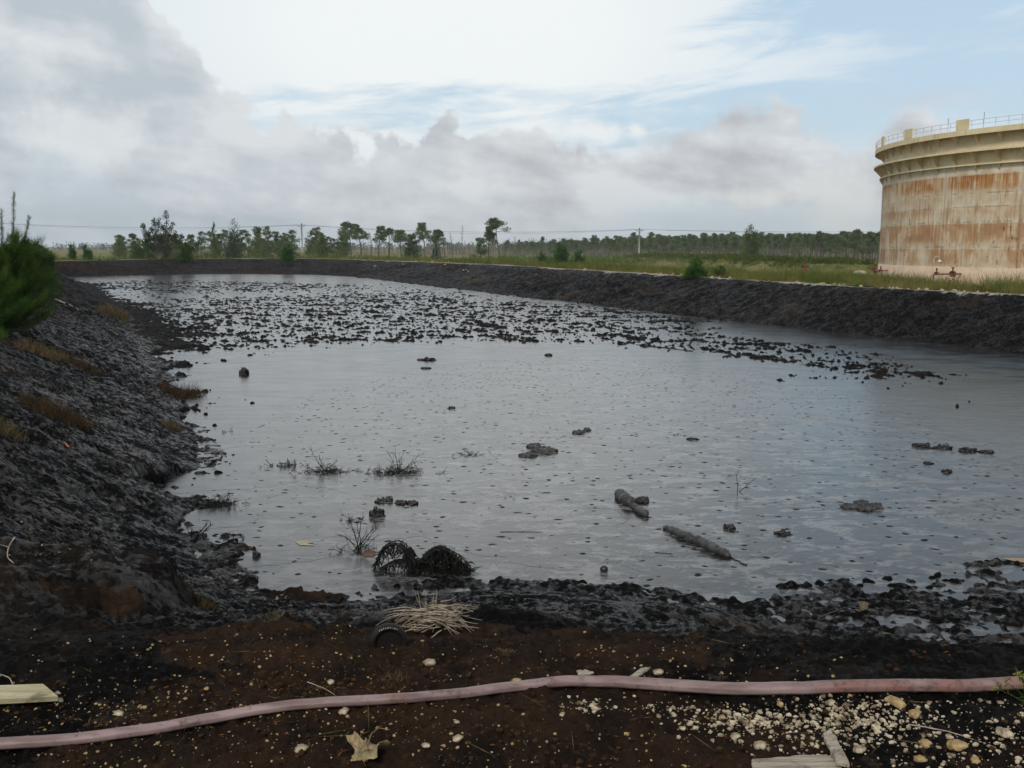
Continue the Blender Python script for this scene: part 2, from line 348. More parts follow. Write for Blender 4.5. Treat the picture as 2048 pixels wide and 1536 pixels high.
def hits(pts):
    """pixels -> points where the view ray meets the terrain or pond"""
    D = np.array([ray(*p) for p in pts]); ts = np.exp(np.linspace(math.log(2.0), math.log(400), 1400))
    X = D[:, 0:1] * ts; Y = D[:, 1:2] * ts; Z = EYE + D[:, 2:3] * ts
    G = HG(X, Y); G = np.where((INP.shape[0] > 0) & (np.interp(np.hypot(X, Y), rad, np.arange(nr)) >= 0) & (G < PZ) & (G > PZ - .2), PZ, G); below = Z <= G
    i = np.argmax(below, 1); o = []
    for k, j in enumerate(i):
        a = (Z - G)[k, max(j - 1, 0)]; b = (G - Z)[k, j]; f = a / (a + b + 1e-9); t_ = ts[max(j - 1, 0)] + (ts[j] - ts[max(j - 1, 0)]) * f
        o.append([D[k, 0] * t_, D[k, 1] * t_, EYE + D[k, 2] * t_])
    return np.array(o)
def hit(px, py): return hits([(px, py)])[0]

def GY(x, y): return float(HG(np.array([x]), np.array([y]))[0])
a_f = np.arange(-33, 33.001, 0.075); ang = np.concatenate([np.arange(-180, -33, 3.5), a_f, np.arange(34, 180, 3.5)])
ang = R(1) * ang
rad = [.25, .8, 1.4, 2.0, 2.3]
while rad[-1] < 12: rad.append(rad[-1] * 1.0036)
while rad[-1] < 140: rad.append(rad[-1] * 1.0045)
while rad[-1] < 5000: rad.append(rad[-1] * 1.03)
rad = np.array(rad)
AA, RR = np.meshgrid(ang, rad, indexing='xy')
X = RR * np.sin(AA); Y = RR * np.cos(AA)
Z, T_, INP, R_, IC, DC, DP, TAR = H(X, Y, True)
nr, na = X.shape
def HG(x, y):
    r = np.hypot(x, y); a = np.arctan2(x, y); fi = np.interp(r, rad, np.arange(nr)); fj = np.interp(a, ang, np.arange(na))
    i0 = np.clip(fi.astype(int), 0, nr - 2); j0 = np.clip(fj.astype(int), 0, na - 2); u = fi - i0; v = fj - j0
    return (Z[i0, j0] * (1 - u) + Z[i0 + 1, j0] * u) * (1 - v) + (Z[i0, j0 + 1] * (1 - u) + Z[i0 + 1, j0 + 1] * u) * v
V = np.stack([X, Y, Z], -1).reshape(-1, 3)
i = np.arange(nr - 1)[:, None] * na; j = np.arange(na)[None]
Q = np.stack([i + j, i + (j + 1) % na, i + na + (j + 1) % na, i + na + j], -1).reshape(-1, 4)[:, ::-1]
V = np.vstack([V, [[0, 0, 0]]]); fan = np.stack([np.full(na, len(V) - 1), np.arange(na), (np.arange(na) + 1) % na], -1)[:, ::-1]
# masks for the ground material
soil = sstep(R_ + .7 * fbm(X * 1.1, Y * 1.1, 41, 4) + 1.7 * sstep(X, -.1, 1.3) + .9 * sstep(X, -1.0, -2.0), 5.9, 4.1) * (1 - INP)
bl_ = A2(170, 1340, -.05); soil = soil * (1 - .85 * np.exp(-(((X - bl_[0]) / .75) ** 2 + ((Y - bl_[1]) / .42) ** 2) ** 1.5))
gloss = np.where(X > 4 + 0 * Y, .25, 1.0) * sstep(R_, 60, 22) * .8 + .2; gloss = np.where((X > -.15 * Y) & (Y > 12), .4, gloss); gloss = np.where(INP > .5, np.where(R_ > 16, .12, .9), gloss); gloss = gloss * (1 - .85 * sstep(R_, 6.6, 5.4)) * (1 - .45 * np.clip(T_ * 1.1, 0, 1) * (X < -.2 * Y)); gloss = np.where((X + .35 * Y > 1.5) & (R_ > 5.5) & (R_ < 12), gloss * 1.2, gloss)
soil = np.maximum(soil, (1 - INP) * IC * sstep(R_, 70, 100) * (.30 + .3 * fbm(X * .12, Y * .3, 48, 2)))
bx_, by_ = A2(625, 1185); soil = np.maximum(soil, .9 * sstep(((X - bx_) / .36) ** 2 + ((Y - by_) / .42) ** 2 + .25 * fbm(X * 4, Y * 4, 43, 2), 1.0, .7))
sp_ = hits([(190, 1190), (520, 1260), (1500, 1250), (1300, 1280)])
for (ax_, ay_, _), rx_, ry_, w_ in zip(sp_, (.4, .5, .22, .2), (.15, .6, .2, .5), (.6, .8, .5, .5)):
    soil = np.maximum(soil, w_ * sstep(((X - ax_) / rx_) ** 2 + ((Y - ay_) / ry_) ** 2 + .3 * fbm(X * 5, Y * 5, 44, 2), 1.1, .6))
outd = np.where(IC, 0, DC)
grass = np.where(IC, 0, sstep(outd + .5 * fbm(X * .5, Y * .5, 45, 3), .5, 1.6)) * sstep(R_, 14, 20)
grav = np.exp(-((np.where(IC, -DC, DC) - .35) / .55) ** 2) * sstep(R_, 15, 25) * sstep(X + .2 * Y, -14, -8)
rimg = np.clip(grav + .2 * fbm(X * .25, Y * .25, 47, 2) * (grav > .1), 0, 1)
mb = MB(); mb.add(V, [Q, fan])

# ------------------------------------------------------------ materials
def mat(name):
    m_ = bpy.data.materials.new(name); m_.use_nodes = True; k = N(m_.node_tree); k.n.clear()
    o = k.new('ShaderNodeOutputMaterial'); b = k.new('ShaderNodeBsdfPrincipled'); k.l.new(b.outputs[0], o.inputs[0])
    k.P = b; k.O = o; return m_, k
def pos(k): return k.new('ShaderNodeNewGeometry').outputs['Position']
def objc(k): return k.new('ShaderNodeTexCoord').outputs['Object']
def bump(k, h, strength=.5, dist=.02, normal=None):
    b = k.new('ShaderNodeBump', {'Strength': strength, 'Distance': dist, 'Height': h}); 
    if normal: k.put(b.inputs['Normal'], normal)
    return b.outputs[0]
def simple(name, col, rough=.8, var=.3, scale=8., col2=None, bmp=.0, bscale=40., spec=.5, rnd=0.0):
    m_, k = mat(name); p = objc(k); nn = k.noise(p, scale, 5, .6)
    c = k.mix(k.sm(nn, .3, .7), tuple(v * (1 - var) for v in col), col2 or tuple(v * (1 + var) for v in col))
    if rnd:
        rn = k.new('ShaderNodeObjectInfo').outputs['Random']
        hs = k.new('ShaderNodeHueSaturation', {'Hue': k.m('MULTIPLY_ADD', rn, .03, .485), 'Value': k.m('MULTIPLY_ADD', rn, rnd * 2, 1 - rnd), 'Color': c}); c = hs.outputs[0]
    k.put(k.P.inputs['Base Color'], c); k.P.inputs['Roughness'].default_value = rough; k.P.inputs['Specular IOR Level'].default_value = spec
    if bmp: k.put(k.P.inputs['Normal'], bump(k, k.noise(p, bscale, 4, .6), bmp, .01))
    return m_
def leafmat(name, a, b, rnd=.2, trans=.35, scale=1.2):
    m_, k = mat(name); k.n.remove(k.P); p = pos(k)
    nn = k.noise(p, scale, 3, .6); n2 = k.noise(p, scale * 9, 2, .6)
    c = k.mix(k.sm(k.m('ADD', k.m('MULTIPLY', nn, .6), k.m('MULTIPLY', n2, .4)), .38, .64), a, b)
    rn = k.new('ShaderNodeObjectInfo').outputs['Random']
    c = k.new('ShaderNodeHueSaturation', {'Hue': k.m('MULTIPLY_ADD', rn, .04, .48), 'Value': k.m('MULTIPLY_ADD', rn, rnd * 2, 1 - rnd), 'Color': c}).outputs[0]
    d = k.new('ShaderNodeBsdfDiffuse', {'Color': c}); t = k.new('ShaderNodeBsdfTranslucent', {'Color': c})
    ms = k.new('ShaderNodeMixShader', {0: trans}); k.l.new(d.outputs[0], ms.inputs[1]); k.l.new(t.outputs[0], ms.inputs[2]); k.l.new(ms.outputs[0], k.O.inputs[0])
    return m_

# ground: tar, soil, grass and limestone rubble by zone
MG, k = mat('ground'); p = pos(k)
def attr(nm): return k.new('ShaderNodeAttribute', attribute_name=nm).outputs['Fac']
aS, aG, aV = attr('soil'), attr('grass'), attr('gravel')
n1 = k.noise(p, 3.0, 6, .6); n2 = k.noise(p, 14.0, 5, .65); n3 = k.noise(p, 60.0, 4, .7); n4 = k.noise(p, .35, 4, .6)
tarc = k.mix(k.sm(n1, .45, .7), (.0035, .0034, .0034), (.012, .009, .007))
tarc = k.mix(k.sm(n2, .60, .78), tarc, (.030, .023, .016)); tarc = k.mix(k.m('MULTIPLY', k.sm(k.noise(p, .55, 5, .65), .52, .66), .7), tarc, (.030, .022, .016))
soilc = k.mix(k.sm(n1, .35, .65), (.011, .0075, .0055), (.034, .019, .011))
soilc = k.mix(k.sm(n2, .56, .72), soilc, (.06, .032, .015))
soilc = k.mix(k.sm(n3, .66, .76), soilc, (.11, .085, .05))
soilc = k.mix(k.sm(k.noise(p, 1.1, 3, .5), .62, .72), soilc, (.055, .045, .033))
grc = k.mix(k.sm(n4, .35, .65), (.10, .125, .032), (.23, .19, .075))
grc = k.mix(k.sm(n1, .55, .75), grc, (.065, .095, .022))
gvc = k.mix(k.sm(n2, .35, .65), (.20, .18, .14), (.50, .47, .41))
c = k.mix(k.sm(k.m('ADD', aS, k.m('MULTIPLY', k.m('SUBTRACT', n2, .5), .9)), .35, .65), tarc, soilc)
c = k.mix(k.sm(k.m('ADD', aG, k.m('MULTIPLY', k.m('SUBTRACT', n1, .5), .8)), .4, .6), c, grc)
c = k.mix(k.sm(k.m('ADD', aV, k.m('MULTIPLY', k.m('SUBTRACT', n1, .5), 1.5)), .55, .8), c, gvc)
k.put(k.P.inputs['Base Color'], c)
dry = k.m('MAXIMUM', k.m('MAXIMUM', aS, aG), aV)
aL = attr('gloss'); gl = k.m('MULTIPLY', k.sm(k.m('ADD', k.m('MULTIPLY', n2, .6), k.m('MULTIPLY', n1, .4)), .47, .56), aL); rg = k.mix(gl, .75, .17, 'FLOAT'); sg = k.mix(gl, .05, .5, 'FLOAT')
k.put(k.P.inputs['Roughness'], k.mix(k.sm(dry, .3, .7), rg, .9, 'FLOAT'))
k.put(k.P.inputs['Specular IOR Level'], k.mix(k.sm(dry, .3, .7), sg, .08, 'FLOAT'))
n5 = k.noise(p, 170.0, 3, .7)
vo = k.new('ShaderNodeTexVoronoi', {'Vector': k.vm('ADD', p, k.vscale(k.new('ShaderNodeTexNoise', {'Vector': p, 'Scale': 6.0}).outputs[1], (.25, .25, .25))), 'Scale': 9.0}, feature='SMOOTH_F1').outputs[0]
hh = k.m('ADD', k.m('MULTIPLY', vo, 1.2), k.m('ADD', k.m('MULTIPLY', n2, .9), k.m('ADD', k.m('MULTIPLY', n3, .5), k.m('MULTIPLY', n5, .22))))
k.put(k.P.inputs['Normal'], bump(k, hh, .75, .05))

MPOND, k = mat('oil_skin'); p = pos(k)
ps = k.vscale(p, (.55, 1.0, 1.0))
w1 = k.noise(ps, .28, 5, .6, .8); w2 = k.noise(ps, 1.5, 6, .65, .5); w3 = k.noise(p, 9.0, 4, .6); w4 = k.noise(k.vscale(p, (.6, 1, 1)), 5.0, 7, .75, .4)
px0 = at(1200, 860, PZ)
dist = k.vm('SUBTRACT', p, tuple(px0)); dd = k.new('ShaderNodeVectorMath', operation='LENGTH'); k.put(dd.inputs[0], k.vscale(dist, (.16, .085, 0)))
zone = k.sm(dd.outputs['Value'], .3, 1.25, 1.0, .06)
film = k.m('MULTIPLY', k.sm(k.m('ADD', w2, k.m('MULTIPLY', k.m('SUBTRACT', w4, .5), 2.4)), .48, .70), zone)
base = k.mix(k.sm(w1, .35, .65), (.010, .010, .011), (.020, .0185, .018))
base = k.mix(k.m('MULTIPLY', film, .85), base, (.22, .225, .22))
# small sunken pocks all over the skin
vd = k.new('ShaderNodeTexVoronoi', {'Vector': k.vscale(k.vm('ADD', p, k.vscale(k.new('ShaderNodeTexNoise', {'Vector': p, 'Scale': 3.0}).outputs[1], (.2, .2, 0))), (6.2, 7.2, 1)), 'Scale': 1.0, 'Randomness': 1.0})
rsel = k.sep(vd.outputs['Color'])[0]; rsz = k.sep(vd.outputs['Color'])[1]
sel = k.sm(k.m('ADD', rsel, k.m('MULTIPLY', k.m('SUBTRACT', w1, .5), 1.2)), .22, .32)
dot = k.m('MULTIPLY', k.m('MULTIPLY', k.sm(k.m('DIVIDE', k.m('ADD', vd.outputs['Distance'], k.m('MULTIPLY', k.m('SUBTRACT', w3, .5), .30)), k.m('MULTIPLY_ADD', rsz, .9, .45)), .12, .24, 1.0, 0.0), sel), k.sm(zone, .15, .4))
base = k.mix(dot, base, (.005, .005, .005))
k.put(k.P.inputs['Base Color'], base)
rr = k.m('ADD', k.mix(k.sm(w2, .3, .7), .10, .20, 'FLOAT'), k.m('ADD', k.m('MULTIPLY', film, .10), k.m('MULTIPLY', dot, .5)))
k.put(k.P.inputs['Roughness'], rr); k.P.inputs['IOR'].default_value = 1.5
k.put(k.P.inputs['Specular IOR Level'], k.m('SUBTRACT', .5, k.m('MULTIPLY', dot, .4)))
h1 = k.m('ADD', k.m('MULTIPLY', w2, .5), k.m('ADD', k.m('MULTIPLY', w4, .40), k.m('MULTIPLY', w3, .05)))
cr = k.new('ShaderNodeTexVoronoi', {'Vector': k.vm('ADD', p, k.vscale(k.new('ShaderNodeTexNoise', {'Vector': p, 'Scale': 1.2, 'Detail': 5.0}).outputs[1], (1.2, 1.2, 0))), 'Scale': .45}, feature='DISTANCE_TO_EDGE').outputs[0]
h1 = k.m('SUBTRACT', k.m('SUBTRACT', h1, k.m('MULTIPLY', dot, .25)), k.sm(cr, .0, .012, .16, 0.0))
k.put(k.P.inputs['Normal'], bump(k, h1, .22, .05))

# ground object
go = mb.obj('ground', MG); tag(go, kind='structure')
for nm, arr in (('soil', soil), ('grass', grass), ('gravel', rimg), ('gloss', gloss)):
    at_ = go.data.attributes.new(nm, 'FLOAT', 'POINT'); at_.data.foreach_set('value', np.append(arr.ravel(), 0).astype(np.float32))

# pond surface, carried a little way under its banks
def grow(P, d):
    P = np.array(P); m = len(P); o = []
    for i in range(m):
        e1 = P[i] - P[i - 1]; e2 = P[(i + 1) % m] - P[i]
        n1_ = np.array([-e1[1], e1[0]]) / np.linalg.norm(e1); n2_ = np.array([-e2[1], e2[0]]) / np.linalg.norm(e2)
        v = n1_ + n2_; v /= max(np.linalg.norm(v), .3); o.append(P[i] + v * d)
    return o
area = sum(POND[i][0] * POND[(i + 1) % len(POND)][1] - POND[(i + 1) % len(POND)][0] * POND[i][1] for i in range(len(POND)))
gp = grow(POND, .8 if area < 0 else -.8)
bm = bmesh.new(); f = bm.faces.new([bm.verts.new((a, b, PZ)) for a, b in gp]); bmesh.ops.triangulate(bm, faces=[f])
if bm.faces[:][0].normal.z < 0 or True:
    bmesh.ops.recalc_face_normals(bm, faces=bm.faces)
    bm.normal_update()
    bm.faces.ensure_lookup_table()
    if bm.faces[0].normal.z < 0: bmesh.ops.reverse_faces(bm, faces=bm.faces)
me = bpy.data.meshes.new('pond'); bm.to_mesh(me); bm.free(); me.materials.append(MPOND)
po = bpy.data.objects.new('pond', me); COL.objects.link(po); tag(po, kind='structure')
# ============================================================ objects
# ---------------------------------------------------------------- storage tank
TZ = OUT
tb = at(1756, 554, TZ); b2 = at(2048, 571.5, TZ)
u_ = tb[:2] / np.linalg.norm(tb[:2]); nrm = np.array([u_[1], -u_[0]])     # outward along +x side
# circle touching the ray to tb, passing through b2 (seen point of the wall at the frame edge)
w_ = b2[:2] - tb[:2]; TR = float((w_ @ w_) / (2 * (w_ @ nrm))); TC = tb[:2] + nrm * TR
zt = lambda py: float(atY(2048, py, b2[1])[2])
Z_TOP, Z_R1B, Z_R2, Z_R3, Z_BAND = zt(247), zt(259), zt(291), zt(319), zt(537)
tank = empty('storage_tank', (TC[0], TC[1], TZ), label='huge rust-streaked cream oil storage tank with ribbed upper rings, beyond the right bank', cat='storage tank')
def ring(prof, n=360, a0=0, a1=2 * math.pi):
    th = np.linspace(a0, a1, n, endpoint=False) if a1 - a0 > 6.28 else np.linspace(a0, a1, n)
    P = np.array(prof); m = len(P)
    V = np.stack([np.outer(np.cos(th), P[:, 0]), np.outer(np.sin(th), P[:, 0]), np.broadcast_to(P[:, 1], (n, m))], -1).reshape(-1, 3)
    cl_ = a1 - a0 > 6.28; i = np.arange(n if cl_ else n - 1)[:, None] * m; i2 = (np.arange(n if cl_ else n - 1) + 1)[:, None] % n * m; j = np.arange(m - 1)[None]
    return V, np.stack([i + j, i2 + j, i2 + j + 1, i + j + 1], -1).reshape(-1, 4)
ML = lambda z: z - TZ
# rusted shell
MSH, k = mat('rusted_shell'); p = objc(k); sx, sy, sz = k.sep(p)
an = k.m('MULTIPLY', k.m('ARCTAN2', sy, sx), TR)             # metres round the shell
cv = k.comb(an, 0.0, sz)
patchy = k.noise(k.vscale(cv, (.22, 1, .30)), 1.0, 5, .6, .4)
streak = k.noise(k.vscale(cv, (2.2, 1, .16)), 1.0, 6, .65, .3)
str2 = k.noise(k.vscale(cv, (5.5, 1, .25)), 1.0, 4, .6)
fineN = k.noise(k.vscale(cv, (6, 1, 6)), 1.0, 4, .6)
HB = ML(Z_BAND); HT = ML(Z_R3)
crs = (HT - HB) / 5.3
def course(lo, hi, edge=.25):
    zz = k.m('ADD', sz, k.m('MULTIPLY', k.m('SUBTRACT', streak, .5), 1.6))
    return k.m('MULTIPLY', k.sm(sz, lo - .12, lo + .25), k.sm(zz, hi - edge, hi + edge * .3, 1.0, 0.0))
wv = k.new('ShaderNodeTexWave', {'Vector': cv, 'Scale': .001}).outputs[1]
bands = [(HB + .15, HB + 1.75, .75), (HB + 2.2, HB + 4.2, .78), (HB + 4.9, HB + 5.75, .62), (HB + 6.0, HB + 6.9, .35), (HB + 7.3, HT - 1.05, 1.0)]
rust = None
for lo, hi_, a_ in bands:
    # rust hangs down from the top seam of each course and thins out below it
    zz = k.m('ADD', sz, k.m('MULTIPLY', k.m('SUBTRACT', streak, .5), -1.5))
    b_ = k.m('MULTIPLY', k.m('MULTIPLY', k.sm(zz, lo - .5, lo + .55), k.sm(k.m('ADD', sz, k.m('MULTIPLY', k.m('SUBTRACT', fineN, .5), .25)), hi_ - .08, hi_ + .12, 1.0, 0.0)), a_)
    rust = b_ if rust is None else k.m('MAXIMUM', rust, b_)
gate = k.sm(k.m('ADD', k.m('MULTIPLY', patchy, .8), k.m('ADD', k.m('MULTIPLY', streak, .62), k.m('MULTIPLY', str2, .36))), .74, .98)
thin = k.m('MULTIPLY', k.sm(k.m('ADD', k.m('MULTIPLY', streak, .8), k.m('ADD', k.m('MULTIPLY', str2, .4), k.m('MULTIPLY', patchy, .4))), .78, .95), .8)
rustf = k.m('MAXIMUM', k.m('MULTIPLY', rust, k.m('ADD', .20, gate, clamp=True)), k.m('MULTIPLY', thin, k.sm(sz, HT - .6, HT - 1.4)))
paint = k.mix(k.sm(k.noise(k.vscale(cv, (.8, 1, .5)), 1.0, 5, .65), .35, .65), (.54, .45, .32), (.70, .64, .52))
rustc = k.mix(k.sm(k.m('ADD', k.m('MULTIPLY', str2, .6), k.m('MULTIPLY', patchy, .5)), .42, .68), (.52, .27, .09), (.30, .12, .035))
c = k.mix(rustf, paint, rustc)
pl = k.m('MULTIPLY', k.sm(k.noise(k.vscale(cv, (1.5, 1, .55)), 1.0, 6, .75, 1.4), .60, .64), k.m('MULTIPLY', k.sm(sz, HB + 6.2, HB + 3.6), k.sm(sz, HB + .1, HB + .4)))
c = k.mix(pl, c, (.085, .045, .022))
seam_z = None
for hz_ in (HB + 1.95, HB + 4.35, HB + 5.8, HB + 7.1):
    s_ = k.sm(k.m('ABSOLUTE', k.m('SUBTRACT', k.m('ADD', sz, k.m('MULTIPLY', k.m('SUBTRACT', streak, .5), .10)), hz_)), .03, .09, 1.0, 0.0)
    seam_z = s_ if seam_z is None else k.m('MAXIMUM', seam_z, s_)
brk = k.sm(k.noise(k.vscale(cv, (.6, 1, .2)), 1.0, 4, .7), .47, .6)
c = k.mix(k.m('MULTIPLY', k.m('MULTIPLY', seam_z, brk), .45), c, (.13, .065, .03))
vs = k.sm(k.m('ABSOLUTE', k.m('SUBTRACT', k.m('FRACT', k.m('DIVIDE', k.m('ADD', an, k.m('MULTIPLY', k.m('FLOOR', k.m('DIVIDE', sz, 2.4)), 0.0)), 8.6)), .5)), .006, .012, 1.0, 0.0)
c = k.mix(k.m('MULTIPLY', k.m('MULTIPLY', vs, k.sm(fineN, .35, .6)), .75), c, (.16, .11, .07))
vs2 = k.sm(k.m('ABSOLUTE', k.m('SUBTRACT', k.m('FRACT', k.m('DIVIDE', an, 8.6)), .5)), .02, .07, .55, 0.0)
c = k.mix(k.m('MULTIPLY', vs2, k.sm(sz, HB + 3, HB + 9)), c, (.70, .64, .52))
k.put(k.P.inputs['Base Color'], c); k.P.inputs['Roughness'].default_value = .75; k.P.inputs['Specular IOR Level'].default_value = .25
k.put(k.P.inputs['Normal'], bump(k, k.m('ADD', streak, k.m('SUBTRACT', k.m('MULTIPLY', fineN, .5), k.m('MULTIPLY', pl, 1.0))), .3, .05))
def paintmat(name, a, b, stain):
    m_, k = mat(name); p = objc(k); sx, sy, sz = k.sep(p); an = k.m('MULTIPLY', k.m('ARCTAN2', sy, sx), TR); cv = k.comb(an, 0.0, sz)
    c = k.mix(k.sm(k.noise(k.vscale(cv, (.6, 1, 1.2)), 1.0, 5, .6), .35, .65), a, b)
    st = k.sm(k.m('ADD', k.noise(k.vscale(cv, (2.5, 1, .3)), 1.0, 6, .7), k.m('MULTIPLY', k.noise(k.vscale(cv, (.15, 1, .2)), 1.0, 3, .5), .3)), .70, .86)
    c = k.mix(k.m('MULTIPLY', st, stain), c, (.33, .18, .07))
    k.put(k.P.inputs['Base Color'], c); k.P.inputs['Roughness'].default_value = .7; k.P.inputs['Specular IOR Level'].default_value = .3
    return m_
MCR = paintmat('cream_paint', (.66, .55, .34), (.76, .66, .44), .7)
MBD = paintmat('pinkish_base_paint', (.56, .42, .30), (.64, .50, .37), .35)
MRIB = paintmat('rusty_cream_paint', (.55, .42, .24), (.66, .55, .36), .9)
m_ = MB(); m_.add(*ring([(TR, HB), (TR, HT)])); m_.obj('shell', MSH, tank)
m_ = MB(); m_.add(*ring([(TR, HT), (TR, ML(Z_TOP) - .02), (TR - .03, ML(Z_TOP) - .02), (TR - .03, ML(Z_TOP) - 3), (TR - 8, ML(Z_TOP) - 3.2)])); m_.obj('upper_shell', MCR, tank)
m_ = MB(); m_.add(*ring([(TR + .05, -1.2), (TR + .05, HB - .02), (TR + .002, HB)])); m_.obj('base_band', MBD, tank)
W1, W2, W3 = 1.0, 1.05, .38
for (zt_, wd, dpth) in ((ML(Z_TOP), W1, .50), (ML(Z_R2), W2, .16), (ML(Z_R3), W3, .14)):
    m_ = MB(); m_.add(*ring([(TR - .01, zt_), (TR + wd, zt_), (TR + wd, zt_ - dpth), (TR + wd - .03, zt_ - dpth), (TR + wd - .03, zt_ - .06), (TR - .01, zt_ - .06)]))
    m_.obj('wind_girder', MCR, tank, smooth=False)
# which arc of the shell the photograph shows (for brackets, posts)
view_a = math.atan2(-TC[1], -TC[0])
ga = 2 * math.pi / 72; gi = [i for i in range(72) if abs((i * ga - view_a + math.pi) % (2 * math.pi) - math.pi) < R(78)]
for tier, (zt_, wd, dz_) in enumerate(((ML(Z_TOP), W1, 1.35), (ML(Z_R2), W2, 1.3), (ML(Z_R3), W3, .75))):
    for i_ in gi:
        th = i_ * ga; cs, sn = math.cos(th), math.sin(th); t2 = np.array([-sn, cs]) * .04
        pr = [(TR, zt_ - .06), (TR + wd - .03, zt_ - .06), (TR + wd - .03, zt_ - .2), (TR, zt_ - dz_)]
        V_ = [[r_ * cs + s_ * t2[0], r_ * sn + s_ * t2[1], z_] for s_ in (-1, 1) for r_, z_ in pr]
        bm_ = MB(); bm_.add(V_, [np.array([[3, 2, 1, 0], [4, 5, 6, 7], [0, 1, 5, 4], [1, 2, 6, 5], [2, 3, 7, 6], [3, 0, 4, 7]])]); bm_.obj('bracket', MRIB, tank, False)
MWH = simple('galvanised', (.50, .52, .53), .6, .15, 3)
m_ = MB(); rr_ = TR + W1 - .06; z0 = ML(Z_TOP)
th = np.linspace(view_a - R(100), view_a + R(100), 260)
for zz in (.42, .82): m_.add(*tube(np.stack([rr_ * np.cos(th), rr_ * np.sin(th), np.full(260, z0 + zz)], -1), .020, 5))
for a_ in np.arange(view_a - R(100), view_a + R(100), ga * .5):
    m_.add(*tube([[rr_ * math.cos(a_), rr_ * math.sin(a_), z0], [rr_ * math.cos(a_), rr_ * math.sin(a_), z0 + .84]], .022, 4))
m_.obj('railing', MWH, tank)
def tank_angle(px):           # wall angle under an image column
    d = ray(px, 500)[:2]; d /= np.linalg.norm(d); b_ = d @ TC; disc = b_ * b_ - (TC @ TC - TR * TR)
    t_ = b_ - math.sqrt(max(disc, 0)); q_ = d * t_ - TC; return math.atan2(q_[1], q_[0])
for px_, wpx in ((1773, 8), (1822, 17), (1925, 29)):
    a_ = tank_angle(px_); w0 = 3.0; rr2 = rr_ + .02
    V_, F_ = box((rr2, 0, z0 + .52), (.08, 1.55 if px_ > 1800 else 1.3, 1.0))
    cz, sz_ = math.cos(a_), math.sin(a_); V_ = V_ @ np.array([[cz, sz_, 0], [-sz_, cz, 0], [0, 0, 1]])
    b_ = MB(); b_.add(V_, F_); b_.obj('rim_panel', MCR, tank, False)
for px_, h_ in ((1897, 1.35), (1965, 1.45)):
    a_ = tank_angle(px_); b_ = MB(); b_.add(*tube([[rr_ * math.cos(a_), rr_ * math.sin(a_), z0], [rr_ * math.cos(a_), rr_ * math.sin(a_), z0 + h_]], .03, 5)); b_.obj('mast', MWH, tank)
MRED = simple('red_valve_paint', (.15, .025, .02), .6, .35, 6)
MPIP = simple('rusty_pipe', (.20, .12, .08), .7, .3, 6)
for px_, py_ in ((1778, 546), (1918, 553)):
    a_ = tank_angle(px_ + (4 if px_ < 1800 else 0)); q_ = TC + (TR + .1) * np.array([math.cos(a_), math.sin(a_)])
    e_ = np.array([math.cos(a_), math.sin(a_)]); tn = np.array([-e_[1], e_[0]])
    tn = tn if tn[0] > 0 else -tn
    zc = .95
    P0 = (q_ - TC); mk = lambda o, s_, z: [P0[0] + e_[0] * o + tn[0] * s_, P0[1] + e_[1] * o + tn[1] * s_, z]
    v_ = MB(); v_.add(*tube([mk(0, .5, zc), mk(1.2, .5, zc), mk(1.3, .4, zc), mk(1.3, -1.6, zc - .1), mk(1.3, -1.7, zc - .2), mk(1.3, -1.7, -.6)], .09, 8)); pp = v_.obj('outlet_pipe', MPIP, tank)
    for s_, r_ in ((.75, .30), (-1.3, .17)):
        w2 = MB(); w2.add(*tube([mk(1.12, s_, zc), mk(1.48, s_, zc)], r_, 14)); w2.add(*tube([mk(1.3, s_, zc), mk(1.3, s_, zc + r_ + .35)], .07, 6)); w2.add(*tube([mk(1.3, s_ - r_ * .6, zc + r_ + .3), mk(1.3, s_ + r_ * .6, zc + r_ + .3)], .05, 6))
        w2.obj('valve', MRED, pp)
# small items round the tank
def gz(x, y): return GY(x, y)
def on_line(px, py, z): return at(px, py, z)
q_ = at(1865, 563, TZ); q_ = q_ * np.array([.955, .955, 1]); q_[2] = gz(q_[0], q_[1])
lp = empty('lamp_post', q_, label='thin gooseneck lamp post standing in the grass before the tank base', cat='lamp post')
hh_ = 2.15 + (OUT - q_[2]) + .5
s_ = np.linspace(0, math.pi * 1.05, 9)
arm = [[0, 0, -.3], [0, 0, hh_ - .35]] + [[.3 - .3 * math.cos(a), 0, hh_ - .35 + .35 * math.sin(a)] for a in s_[1:]]
b_ = MB(); b_.add(*tube(arm, .035, 6)); b_.obj('post', MWH, lp)
b_ = MB(); b_.add(*tube([[.6, 0, hh_ - .34], [.6, 0, hh_ - .44], [.6, 0, hh_ - .52]], [.05, .15, .19], 10)); b_.obj('lamp_shade', simple('white_enamel', (.75, .75, .72), .4, .1), lp)
for (px_, py_, rx_, lab) in ((1719, 549, .85, 'larger white boulder lying in the grass left of the tank foot'), (1747, 545, .95, 'flat white block against the left foot of the tank')):
    q_ = at(px_, py_ + 3, TZ + .1); Vi, Fi = ico(3); V_ = Vi * np.array([rx_, .55, .42]); V_ = V_ * (1 + .10 * perlin(Vi[:, 0] * 2 + px_, Vi[:, 1] * 2 + Vi[:, 2], 3))[:, None]
    b_ = MB(); b_.add(V_, Fi); o = b_.obj('white_boulder', simple('white_stone', (.62, .62, .58), .8, .15, 3)); o.location = q_; o.location.z = TZ + .35; tag(o, lab, 'boulder')
q_ = at(1610, 545, -1.0); zq = gz(q_[0], q_[1])
hy = empty('fire_hydrant', (q_[0], q_[1], zq), label='red hydrant post with a dark cap standing in the rough grass left of the tank', cat='hydrant')
sc_ = (q_[1] / 2000.0)
H_ = (545 - 527) * sc_ + (-1.0 - zq)
b_ = MB(); b_.add(*tube([[0, 0, 0], [0, 0, H_ * .8], [0, 0, H_ * .92], [0, 0, H_]], [.16, .16, .12, .05], 12)); b_.obj('barrel', MRED, hy)
